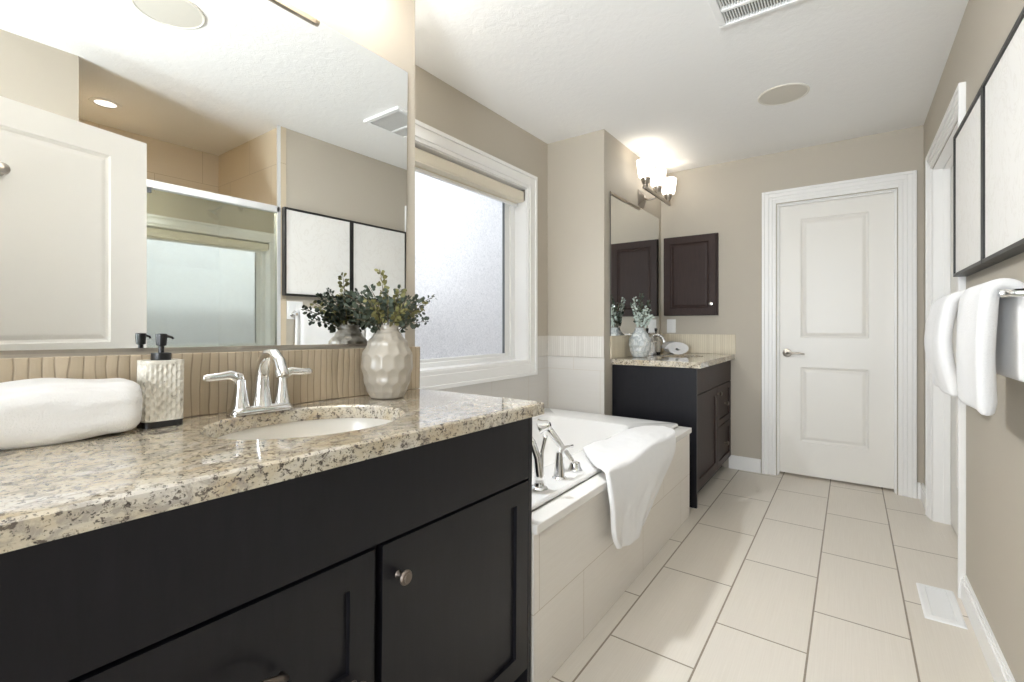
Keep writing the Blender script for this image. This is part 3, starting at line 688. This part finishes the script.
# tub filler: three deck pieces
RZ = 0.546
tf = thing('tub_faucet', 'chrome arched tub spout at the vanity end of the tub rim', 'faucet', (-0.905, 1.425, RZ), group=None)
obj('escutcheon', MB().lathe([(0.0, 0), (0.030, 0), (0.031, 0.004), (0.026, 0.010), (0.018, 0.014), (0.0, 0.014)], n=28, cap0=False, cap1=False), CHROME, tf, smooth='auto')
obj('spout', MB().tube([(0, 0, 0.008), (0, 0, 0.05), (-0.006, -0.003, 0.11), (-0.022, -0.012, 0.165), (-0.055, -0.03, 0.205), (-0.10, -0.05, 0.205), (-0.135, -0.07, 0.175)], [0.019, 0.016, 0.0145, 0.014, 0.015, 0.018, 0.019], 20, flat=[(1, 1)] * 4 + [(0.8, 1.2)] * 3), CHROME, tf, smooth=True)
obj('diverter', MB().tube([(0.008, 0.004, 0.012), (0.004, 0.006, 0.07), (0.006, 0.010, 0.13), (0.012, 0.020, 0.175), (0.012, 0.024, 0.190)], [0.014, 0.010, 0.007, 0.007, 0.010], 14), CHROME, tf, smooth=True)
th = thing('tub_valve', 'small chrome lever handle between tub spout and hand shower', 'tap', (-0.905, 1.570, RZ))
obj('body', MB().lathe([(0.0, 0), (0.027, 0), (0.028, 0.004), (0.022, 0.010), (0.019, 0.040), (0.015, 0.080), (0.012, 0.100), (0.0, 0.106)], n=28, cap0=False, cap1=False), CHROME, th, smooth='auto')
obj('lever', MB().tube([(0.0, 0, 0.075), (0.001, 0.010, 0.098), (0.002, 0.035, 0.108), (0.004, 0.070, 0.106), (0.006, 0.098, 0.104)], [0.012, 0.012, 0.008, 0.006, 0.005], 12, flat=(0.6, 1.2)), CHROME, th, smooth=True)
hs = thing('hand_shower', 'chrome hand shower leaning in its cradle on the tub rim', 'hand shower', (-0.905, 1.695, RZ))
obj('cradle', MB().lathe([(0.0, 0), (0.027, 0), (0.028, 0.004), (0.024, 0.010), (0.020, 0.030), (0.014, 0.034), (0.0, 0.034)], n=28, cap0=False, cap1=False), CHROME, hs, smooth='auto')
dirv = Vector((-0.62, -0.32, 0.95)).normalized()
P = [Vector((0, 0, 0.02)) + dirv * t for t in (0, 0.03, 0.07, 0.12, 0.165, 0.195)]
wand = obj('wand', MB().tube(P, [0.013, 0.011, 0.011, 0.0135, 0.014, 0.012], 16), CHROME, hs, smooth=True)
hp = P[-1]; hd = Vector((-0.75, -0.25, -0.25)).normalized()
obj('spray_face', MB().tube([hp - hd * 0.018, hp - hd * 0.008, hp + hd * 0.010, hp + hd * 0.026, hp + hd * 0.030], [0.010, 0.020, 0.024, 0.034, 0.031], 24), CHROME, hs, smooth='auto')

# ---------------------------------------------------------------- basin faucets
def faucet(loc, label):
    """centreset two-lever faucet; local +x points to the bowl, levers along y"""
    t = thing('basin_faucet', label, 'faucet', loc)
    m = MB(); m.rings([rr_ring(-0.026 * k, 0.026 * k, -0.082 * (0.3 + 0.7 * k), 0.082 * (0.3 + 0.7 * k), 0.024 * k, z, 8) for k, z in ((1.0, 0.0), (1.02, 0.006), (0.95, 0.014), (0.80, 0.020))])
    obj('base_plate', m, CHROME, t, smooth='auto')
    obj('spout', MB().tube([(0, 0, 0.015), (-0.001, 0, 0.05), (0.0, 0, 0.095), (0.010, 0, 0.130), (0.033, 0, 0.154), (0.062, 0, 0.155), (0.088, 0, 0.136), (0.103, 0, 0.108), (0.106, 0, 0.100)],
                           [0.026, 0.021, 0.0175, 0.0150, 0.0138, 0.0132, 0.0140, 0.0152, 0.0152], 20), CHROME, t, smooth='auto')
    for s in (-1, 1):
        h = obj('handle', MB().lathe([(0.0, 0.012), (0.024, 0.012), (0.0215, 0.022), (0.017, 0.045), (0.013, 0.072), (0.0115, 0.088), (0.0, 0.094)], (0, s * 0.054, 0), 24, cap0=False, cap1=False), CHROME, t, smooth='auto')
        obj('lever', MB().tube([(0, s * 0.054, 0.078), (0, s * 0.060, 0.094), (0.001, s * 0.080, 0.102), (0.002, s * 0.108, 0.099), (0.003, s * 0.134, 0.098), (0.003, s * 0.142, 0.099)],
                               [0.011, 0.012, 0.0095, 0.008, 0.0075, 0.004], 14, flat=(0.55, 1.25)), CHROME, h, smooth=True)
    return t
f1 = faucet((-1.268, 0.630, 0.8925), 'chrome two-lever basin faucet behind the near sink'); TILT(f1)
faucet((-1.262, 3.60, 0.9055), 'chrome two-lever basin faucet behind the far sink')

# ---------------------------------------------------------------- vases with eucalyptus
def vase(loc, label, mat, H_=0.235, R=0.083):
    prof = [(0.0, 0.040 / 0.083), (0.01, 0.052 / 0.083), (0.10, 0.066 / 0.083), (0.28, 0.92), (0.45, 1.0), (0.60, 0.97), (0.75, 0.80), (0.86, 0.57), (0.92, 0.45), (0.95, 0.415), (0.985, 0.415), (1.0, 0.44)]
    def rad(t):
        for (a, ra), (b, rb) in zip(prof, prof[1:]):
            if t <= b: k = (t - a) / (b - a); k = k * k * (3 - 2 * k) if a > 0.05 else k; return ra + (rb - ra) * k
        return prof[-1][1]
    N, M_ = 160, 110; rows = 4.5; cols = 14; rings = []
    for i in range(M_ + 1):
        t = i / M_; ring = []
        for j in range(N):
            a = 2 * PI * j / N; best = 9
            for r in range(-1, 8):
                cz = (r + 0.5) / rows * 0.86 + 0.02
                for c in range(-1, 2):
                    base = a / (2 * PI) * cols; off = 0.5 if r % 2 else 0.0
                    cc = math.floor(base - off) + off + 0.5 + c
                    du = (base - cc) * 0.98; dv = (t - cz) * rows / 0.86 * 0.92
                    d = du * du + dv * dv
                    if d < best: best = d
            dim = max(0.0, 1 - best / 0.30)
            fade = min(1, max(0, (0.90 - t) / 0.12)) * min(1, t / 0.05)
            rr_ = R * rad(t) - 0.0048 * dim * fade
            ring.append(rr_)
        rings.append(ring)
    for _ in range(2):      # soften the ridges between dimples
        rings = [[(rings[max(i - 1, 0)][j] + rings[min(i + 1, M_)][j] + r_[j - 1] + r_[(j + 1) % N] + 2 * r_[j]) / 6 for j in range(N)] if 2 < i < M_ - 10 else r_ for i, r_ in enumerate(rings)]
    rings = [[(v * math.cos(2 * PI * j / N), v * math.sin(2 * PI * j / N), i / M_ * H_) for j, v in enumerate(r_)] for i, r_ in enumerate(rings)]
    neck = R * 0.44
    for rr_, z in ((neck * 0.93, H_ + 0.001), (neck * 0.86, H_ - 0.004), (neck * 0.84, H_ - 0.03), (neck * 1.1, H_ - 0.06)):
        rings.append([(rr_ * math.cos(2 * PI * j / N), rr_ * math.sin(2 * PI * j / N), z) for j in range(N)])
    return tag(obj('vase', MB().rings(rings), mat, None, smooth=True, loc=loc), label, 'vase')
def bouquet(loc, label, seed, mats, spread, height, branches, leafsize=1.0, leafn=15, ymax=None):
    rnd = random.Random(seed); t = thing('eucalyptus_bouquet', label, 'plant', loc)
    for bi, (ang, out, up) in enumerate(branches):
        dx, dy = math.cos(ang), math.sin(ang)
        p0 = Vector((dx * 0.008, dy * 0.008, -0.10)); p1 = Vector((dx * 0.015, dy * 0.015, 0.0)); p2 = Vector((dx * out * 0.45, dy * out * 0.45, up * 0.62)); p3 = Vector((dx * out, dy * out, up))
        pts = []
        for k in range(13):
            q = k / 12
            pts.append(((1 - q) ** 3) * p0 + 3 * q * (1 - q) ** 2 * p1 + 3 * q * q * (1 - q) * p2 + q ** 3 * p3)
        br = obj('branch', MB().tube(pts, [0.0018 - 0.0010 * k / 12 for k in range(13)], 6), STEM, t, smooth=True)
        lm = MB()
        for k in range(leafn):
            q = 0.42 + 0.58 * (k + 0.5) / leafn
            i = min(11, int(q * 12)); f = q * 12 - i; p = pts[i].lerp(pts[i + 1], f); tan = (pts[i + 1] - pts[i]).normalized()
            for side in (0, 1, 2) if k % 2 else (0, 1):
                a = rnd.random() * 2 * PI; per = tan.orthogonal().normalized(); per.rotate(Matrix.Rotation(a + side * 2.3, 3, tan))
                d = (per + tan * rnd.uniform(0.1, 0.7)).normalized(); nn = d.cross(tan).normalized(); nn = (nn + Vector((rnd.uniform(-.7, .7), rnd.uniform(-.7, .7), rnd.uniform(-.7, .7)))).normalized()
                u = d; w = (nn.cross(u)).normalized(); nn = u.cross(w)
                L = rnd.uniform(0.012, 0.021) * leafsize * (1.15 - 0.45 * q); wd = L * rnd.uniform(0.62, 0.85); s0 = p + d * 0.004
                vs = [s0]; cup = rnd.uniform(-0.12, 0.25)
                prof = ((0.2, 0.62), (0.5, 1.0), (0.8, 0.72))
                for fl, fw in prof:
                    for sg in (-1, 0, 1):
                        vs.append(s0 + u * (L * fl) + w * (sg * wd * 0.5 * fw) + nn * (abs(sg) * cup * wd * fw))
                vs.append(s0 + u * L)
                fs = [(0, 2, 1), (0, 3, 2), (1, 2, 5, 4), (2, 3, 6, 5), (4, 5, 8, 7), (5, 6, 9, 8), (7, 8, 10), (8, 9, 10)]
                lm.add(vs, fs)
        # berries of new growth at the tip
        obj('leaves', lm, mats[bi % len(mats)], br, smooth=True)
    return t
vz = vase((-1.224, 1.010, 0.8925), 'large faceted cream vase on the near counter beside the mirror', VASE1); TILT(vz)
br1 = []
rnd = random.Random(5)
spec = [(-1.45, .165, .050), (-1.2, .12, .075), (-0.7, .09, .10), (-1.75, .14, .09), (1.45, .19, .105), (1.2, .13, .07), (1.65, .16, .050), (0.9, .10, .09), (0.3, .08, .09), (-1.7, .03, .175), (1.4, .045, .12), (-2.3, .085, .10), (2.4, .08, .09), (-0.2, .10, .055), (-1.5, .08, .12), (1.35, .15, .015), (-1.4, .14, .015), (0.1, .06, .115)]
bq = bouquet((-1.224, 1.010, 0.8925 + 0.235), 'dark green eucalyptus sprigs in the near cream vase', 3, [LEAF_D, LEAF_G, LEAF_D, LEAF_D], 0.16, 0.18, spec, 1.25, 17); TILT(bq)
vase((-1.235, 3.300, 0.9055), 'pale veined faceted vase on the far counter', VASE2, 0.212, 0.080)
spec2 = [(-1.3, .10, .08), (-0.6, .08, .12), (0.2, .07, .16), (0.9, .07, .11), (1.6, .12, .10), (1.9, .09, .14), (-1.7, .10, .13), (2.6, .06, .18), (-2.4, .06, .15), (-0.1, .10, .07), (1.2, .10, .055), (-1.0, .04, .20)]
bouquet((-1.235, 3.300, 0.9055 + 0.212), 'pale blue-green eucalyptus sprigs in the far veined vase', 9, [LEAF_P, LEAF_P, LEAF_D], 0.14, 0.2, [(a, b, c * 1.2) for a, b, c in spec2], 1.4, 20)

# ---------------------------------------------------------------- soap dispensers
def dispenser(loc, label):
    t = thing('soap_dispenser', label, 'soap dispenser', loc)
    def se(a, b, z, k=5.0, n=56):
        out = []
        for q in range(n):
            an = 2 * PI * q / n; c, s = math.cos(an), math.sin(an); d = (abs(c) ** k + abs(s) ** k) ** (-1 / k); out.append((a * d * c, b * d * s, z))
        return out
    obj('base', MB().rings([se(0.030, 0.0385, 0.0), se(0.030, 0.0385, 0.0135)]), BLACKP, t, smooth='auto')
    # carved body: staggered oval dimples on every face
    rings = []; n = 140; mz = 72
    for i in range(mz + 1):
        z = 0.0135 + 0.1335 * i / mz; ring = se(0.031, 0.0395, z, 5.0, n); per = 0; acc = [0]
        for j in range(n):
            a_ = Vector(ring[j]); b_ = Vector(ring[(j + 1) % n]); acc.append(acc[-1] + (b_ - a_).length)
        out = []
        for j in range(n):
            u = acc[j] / acc[-1] * 28; v = (z - 0.012) / 0.131 * 7
            col = math.floor(u); dv = (v + (0.5 if col % 2 else 0)) % 1 - 0.5; du = (u % 1) - 0.5
            d = max(0, 1 - (du / 0.42) ** 2 - (dv / 0.48) ** 2); fade = 1 if 0.016 < z < 0.139 else 0
            k = 1 - 0.085 * d * fade
            out.append((ring[j][0] * k, ring[j][1] * k, z))
        rings.append(out)
    obj('body', MB().rings(rings), STONE, t, smooth='auto')
    obj('collar', MB().lathe([(0.0, 0.145), (0.0185, 0.145), (0.019, 0.147), (0.019, 0.163), (0.0, 0.164)], n=28, cap0=False, cap1=False), BLACKP, t, smooth='auto')
    p = MB().lathe([(0.0, 0.163), (0.0055, 0.163), (0.0055, 0.178), (0.0095, 0.180), (0.0108, 0.196), (0.0108, 0.206), (0.0, 0.207)], n=20, cap0=False, cap1=False)
    p.tube([(0, 0, 0.199), (0.003, 0.012, 0.200), (0.005, 0.019, 0.198), (0.006, 0.021, 0.194)], [0.004, 0.003, 0.0026, 0.0024], 10)
    obj('pump', p, BLACKP, t, smooth='auto')
    return t
s1 = dispenser((-1.262, 0.402, 0.8925), 'carved white stone soap dispenser with black pump beside the near folded towel'); TILT(s1)
dispenser((-1.293, 3.812, 0.9055), 'carved stone soap dispenser with black pump beside the far rolled towel')

# ---------------------------------------------------------------- towels
def fbm(p, s): return noise.fractal(Vector(p) * s, 1.0, 2.0, 3)
# near folded towel: plump roll along the mirror wall
m = MB(); rings = []; NN = 96
Ys = [-0.16 + 0.52 * k / 80 for k in range(81)]
for y in Ys:
    e = max(0.0, (y - 0.318) / 0.042); e2 = max(0.0, (-0.10 - y) / 0.06)
    k = math.sqrt(max(0.0, 1 - min(1, e) ** 2.6)) * 0.52 + 0.48 if e > 0 else 1.0
    if e2 > 0: k = math.sqrt(max(0.0, 1 - min(1, e2) ** 2.6)) * 0.5 + 0.5
    ring = []
    hh = 0.055 + 0.005 * math.sin((y - 0.10) * 13) + 0.003 * math.sin(y * 37)
    for j in range(NN):
        a = 2 * PI * j / NN; c, s = math.cos(a), math.sin(a)
        d = (abs(c) ** 3.1 + abs(s) ** 3.1) ** (-1 / 3.1)
        wob = 1 + 0.055 * fbm((c * 0.5, y * 2.2, s * 0.5), 2.2) + 0.012 * fbm((c, y * 6, s), 4)
        seam = 1 - 0.07 * math.exp(-((a - 0.55 - 0.25 * math.sin(y * 5)) / 0.05) ** 2)
        x = 0.068 * d * c * k * wob * seam; z = hh * d * s * k * wob * seam
        ring.append((x, y, max(-0.0575, z)))
    rings.append(ring)
m.rings(rings)
o = tag(obj('folded_towel', m, TOWEL, None, smooth=True, loc=(-1.250, -0.004, 0.8925 + 0.0575)), 'thick rolled white towel at the left end of the near counter', 'towel'); TILT(o)
# far rolled towel: spiral end faces the camera
m = MB(); turns = 2.6; K = 120; th_ = 0.0150; L0, L1 = -0.10, 0.10
inn = []; out_ = []
for k in range(K + 1):
    q = k / K; a = -0.6 + q * turns * 2 * PI; r = 0.008 + 0.041 * q
    inn.append(((r - th_ / 2) * 1.7 * math.cos(a), (r - th_ / 2) * math.sin(a))); out_.append(((r + th_ / 2) * 1.7 * math.cos(a), (r + th_ / 2) * math.sin(a)))
loop = out_ + inn[::-1]; n = len(loop)
rings = [[(x, y, z) for x, z in loop] for y in (L0, L0 + 0.006, 0, L1)]
vs = [p for r in rings for p in r]; fs = [(i * n + j, i * n + (j + 1) % n, (i + 1) * n + (j + 1) % n, (i + 1) * n + j) for i in range(3) for j in range(n)]
for e in (0, 3 * n):
    for k in range(K): fs.append((e + k, e + k + 1, e + n - 2 - k, e + n - 1 - k))
m.add(vs, fs)
zmin = min(p[1] for p in loop)
tag(obj('rolled_towel', m, TOWEL, None, smooth='auto', loc=(-1.160, 3.880, 0.9055 - zmin), bevel=0), 'small rolled white towel on the far counter by the end wall', 'towel')
bpy.data.objects['rolled_towel'].rotation_euler.z = 0.5

# towel over the tub rim
def lerp(a, b, t): return a + (b - a) * t
def poly(pts, t):
    t = min(max(t, 0), 1) * (len(pts) - 1); i = min(int(t), len(pts) - 2); return Vector(pts[i]).lerp(Vector(pts[i + 1]), t - i)
XS = -0.750
LB = [(-0.99, 1.93, 0.553), (-0.90, 1.80, 0.561), (-0.83, 1.72, 0.560), (-0.765, 1.675, 0.553), (XS, 1.665, 0.535), (XS + 0.012, 1.655, 0.47), (XS + 0.016, 1.658, 0.40), (XS + 0.014, 1.668, 0.33), (XS + 0.012, 1.720, 0.268)]
RB = [(-0.965, 2.50, 0.555), (-0.90, 2.56, 0.563), (-0.83, 2.585, 0.562), (-0.770, 2.55, 0.557), (XS, 2.50, 0.540), (XS + 0.018, 2.42, 0.48), (XS + 0.018, 2.25, 0.40), (XS + 0.016, 2.10, 0.325), (XS + 0.012, 1.985, 0.262)]
def cr(pts, t):
    n_ = len(pts) - 1; t = min(max(t, 0), 1) * n_; i = min(int(t), n_ - 1); f = t - i
    p = [Vector(pts[min(max(i + k, 0), n_)]) for k in (-1, 0, 1, 2)]
    return 0.5 * ((2 * p[1]) + (p[2] - p[0]) * f + (2 * p[0] - 5 * p[1] + 4 * p[2] - p[3]) * f * f + (3 * p[1] - p[0] - 3 * p[2] + p[3]) * f ** 3)
def tub_towel(u, v):
    a, b = cr(LB, v), cr(RB, v); p = a.lerp(b, u)
    hang = max(0.0, (v - 0.5) / 0.5)
    p.x += hang * (0.006 * math.sin(u * 9 + v * 3) + 0.004 * math.sin(u * 17 + 2))
    p.z += (1 - hang) * 0.005 * math.sin(u * 11 + v * 4) * (1 if v < 0.45 else 0)
    if v > 0.9: p.z -= 0.022 * math.sin(u * PI) * (v - 0.9) * 10 * 0.9
    nz = fbm((p.x * 3, p.y * 3, p.z * 3), 9) * 0.003
    p.x += nz * hang; p.z += nz * (1 - hang) + 0.013 * (1 - hang); p.x += 0.008 * hang
    return p
m = MB().grid(tub_towel, 60, 60)
tag(obj('draped_towel', m, TOWEL, None, smooth=True, solid=0.020, sub=1), 'white bath towel draped over the tub rim and tiled apron', 'towel')

# towel bar and hanging towels
BX, BZ = 0.320, 1.210
tb = thing('towel_bar', 'chrome towel bar on the right wall under the canvases', 'towel bar', (XR, 2.0, BZ))
obj('bar', MB().cyl((BX - XR, -0.305, 0), (BX - XR, 0.66, 0), 0.0095, n=20), CHROME, tb, smooth='auto')
for y in (-0.30, 0.64):
    obj('post', MB().tube([(0, y, 0), (-0.006, y, 0), (-0.014, y, 0), (BX - XR - 0.004, y, 0), (BX - XR - 0.014, y, 0)], [0.026, 0.026, 0.012, 0.012, 0.010], 20), CHROME, tb, smooth='auto')
def hang_towel(y0, y1, zf, zb, label, seed, bulge=0.0, thick=0.040):
    """folded towel over the bar: thick front and back leaves, made as one closed soft body"""
    rnd = random.Random(seed); NY = 30
    path = []   # centre line in x/z with thickness
    for k in range(15): path.append((BX + 0.034, lerp(zb, BZ - 0.005, k / 14), 0.030 if k else 0.020))
    for k in range(1, 8):
        a = PI * k / 8; path.append((BX + 0.031 * math.cos(a), BZ + 0.026 * math.sin(a) - 0.002, lerp(0.030, thick, k / 8)))
    for k in range(24):
        q = k / 23
        path.append((BX - 0.033 - bulge * math.sin(min(1, q * 1.15) * PI) * 1.0, lerp(BZ - 0.005, zf, q), thick * (1 if q < 0.93 else 0.8)))
    n_ = len(path); m = MB(); rings = []
    for j in range(NY + 1):
        q = j / NY; y = lerp(y0, y1, q); edge = min(1, min(q, 1 - q) / 0.07); e = 0.55 + 0.45 * math.sqrt(max(0, 1 - (1 - edge) ** 2))
        o1, o2 = [], []
        for i, (x, z, t) in enumerate(path):
            a, b = path[max(i - 1, 0)], path[min(i + 1, n_ - 1)]; tx, tz = b[0] - a[0], b[1] - a[1]; l_ = math.hypot(tx, tz) or 1; nx, nz = -tz / l_, tx / l_
            w_ = 0.0015 * fbm((x * 2, y * 3 + seed, z * 2), 5); fold = 0.0045 * math.sin(q * 8 + z * 5 + seed)
            yy = y + (0.004 * math.sin(z * 9 + seed) * (0.4 + q) if i > 15 else 0.0) + 0.006 * math.sin((z - BZ) * 6) * (1 - 2 * q)
            cx_, cz_ = x + nx * w_ + (fold if i > 20 else 0), z
            # pressed fold line where the towel's layers meet, visible on the edge
            o1.append((cx_ + nx * t / 2 * e, yy, cz_ + nz * t / 2 * e)); o2.append((cx_ - nx * t / 2 * e, yy, cz_ - nz * t / 2 * e))
        rings.append(o1 + o2[::-1])
    nn = len(rings[0]); vs = [p for r in rings for p in r]; fs = []
    for i in range(NY):
        for j in range(nn): fs.append((i * nn + j, i * nn + (j + 1) % nn, (i + 1) * nn + (j + 1) % nn, (i + 1) * nn + j))
    for e_ in (0, NY * nn):
        for k in range(n_ - 1): fs.append((e_ + k, e_ + k + 1, e_ + nn - 2 - k, e_ + nn - 1 - k))
    m.add(vs, fs)
    return tag(obj('hanging_towel', m, TOWEL, None, smooth=True, sub=1), label, 'towel')
hang_towel(1.70, 2.02, 0.895, 0.985, 'nearer of the two white towels folded over the towel bar', 1, 0.006)
hang_towel(2.20, 2.56, 0.885, 0.980, 'farther of the two white towels folded over the towel bar', 4, 0.020)

# ---------------------------------------------------------------- canvases
def canvas(y0, y1, label):
    t = thing('framed_canvas', label, 'picture', (XR, (y0 + y1) / 2, 1.33), group=None)
    w = (y1 - y0) / 2; h = 0.578; m = MB(); f = 0.012
    m.box(-0.042, 0, -w, -w + f, 0, h).box(-0.042, 0, w - f, w, 0, h).box(-0.042, 0, -w + f, w - f, 0, f).box(-0.042, 0, -w + f, w - f, h - f, h)
    obj('frame', m, BLACKF, t)
    obj('canvas', MB().box(-0.036, -0.003, -w + f + 0.002, w - f - 0.002, f + 0.002, h - f - 0.002), CANVAS, t)
canvas(1.620, 2.125, 'black-framed pale canvas nearer the camera above the towel bar')
canvas(2.129, 2.648, 'black-framed pale canvas next to the side doorway')

# ---------------------------------------------------------------- ceiling and floor fittings
for x, y, lab in ((-0.312, 3.065, 'round ceiling speaker between the fan vent and the end wall'), (-0.37, 0.75, 'round ceiling speaker over the near vanity, seen in the mirror')):
    t = thing('ceiling_speaker', lab, 'speaker', (x, y, H))
    obj('rim', MB().lathe([(0.112, 0), (0.128, 0), (0.127, -0.005), (0.121, -0.007), (0.117, -0.005), (0.117, 0)], n=64, cap0=False, cap1=False), simple('speaker_rim', srgb(222, 218, 208), 0.6), t, smooth='auto')
    obj('grille', MB().lathe([(0.0, -0.0045), (0.10, -0.0045), (0.118, -0.004), (0.118, 0)], n=64, cap0=False, cap1=False), SPK, t, smooth='auto')
fv = thing('exhaust_fan', 'white square ceiling exhaust fan grille at the top edge of view', 'vent', (-0.30, 2.04, H))
m = MB(); s = 0.165
m.box(-s, s, -s, -s + 0.03, -0.018, 0).box(-s, s, s - 0.022, s, -0.018, 0).box(-s, -s + 0.03, -s + 0.03, s - 0.022, -0.018, 0).box(s - 0.03, s, -s + 0.03, s - 0.022, -0.018, 0).box(-s + 0.03, s - 0.03, 0.035, 0.055, -0.018, 0)
obj('cover', m, WHITEP, fv, bevel=0.004)
m = MB()
k = -s + 0.034
while k < s - 0.034:
    m.box(k, k + 0.004, -s + 0.03, 0.035, -0.015, -0.004).box(k, k + 0.004, 0.055, s - 0.022, -0.015, -0.004); k += 0.0105
obj('louvers', m, WHITEP, fv)
obj('duct', MB().box(-s + 0.03, s - 0.03, -s + 0.03, s - 0.022, -0.003, -0.001), VENTD, fv)
fr_ = thing('floor_register', 'white metal floor register by the right baseboard', 'vent', (0.292, 2.565, 0))
m = MB(); a, b = 0.055, 0.148
m.rings([[(-a - .006, -b - .006, 0.0), (a + .006, -b - .006, 0.0), (a + .006, b + .006, 0.0), (-a - .006, b + .006, 0.0)], [(-a, -b, 0.005), (a, -b, 0.005), (a, b, 0.005), (-a, b, 0.005)],
         [(-a + .020, -b + .022, 0.006), (a - .020, -b + .022, 0.006), (a - .020, b - .022, 0.006), (-a + .020, b - .022, 0.006)], [(-a + .022, -b + .024, 0.001), (a - .022, -b + .024, 0.001), (a - .022, b - .024, 0.001), (-a + .022, b - .024, 0.001)]], False, True)
obj('frame', m, WHITEP, fr_)
m = MB(); k = -b + 0.026
while k < b - 0.028:
    m.box(-a + .022, a - .022, k, k + 0.0035, 0.001, 0.0045); k += 0.0075
obj('louvers', m, WHITEP, fr_)
# recessed downlight inside the shower
dl = thing('recessed_downlight', 'recessed downlight in the shower ceiling', 'ceiling light', (0.90, 0.84, H))
obj('trim_ring', MB().lathe([(0.050, 0), (0.075, 0), (0.074, -0.004), (0.052, -0.006)], n=48, cap0=False, cap1=False), WHITEP, dl, smooth='auto')
obj('lens', MB().lathe([(0.0, -0.002), (0.052, -0.002), (0.052, 0.0)], n=48, cap0=False, cap1=False), OPAL, dl)
ld = bpy.data.lights.new('downlight_bulb', 'SPOT'); ld.energy = 26; ld.spot_size = 2.4; ld.spot_blend = 0.6; ld.color = (1, 0.93, 0.82); ld.shadow_soft_size = 0.05
lo = bpy.data.objects.new('downlight_bulb', ld); C.objects.link(lo); lo.parent = dl; lo.location = (0, 0, -0.012)

# made-up downlight over the bathtub, added out of view to fill the room
dl = thing('recessed_downlight', 'added downlight over the bathtub, unseen behind the near mirror wall, as room fill', 'ceiling light', (-1.66, 1.352, H))
obj('trim_ring', MB().lathe([(0.082, 0), (0.104, 0), (0.103, -0.004), (0.084, -0.006)], n=48, cap0=False, cap1=False), WHITEP, dl, smooth='auto')
obj('lens', MB().lathe([(0.0, -0.002), (0.084, -0.002), (0.084, 0.0)], n=48, cap0=False, cap1=False), OPAL, dl)
ld = bpy.data.lights.new('tub_fill', 'AREA'); ld.shape = 'DISK'; ld.size = 0.15; ld.energy = 12; ld.color = (0.90, 0.95, 1.0); ld.spread = math.radians(125)
lo = bpy.data.objects.new('tub_fill', ld); C.objects.link(lo); lo.parent = dl; lo.location = (0.02, 0, -0.030); lo.rotation_euler = (0.12, -math.radians(36), 0)   # aimed across the room
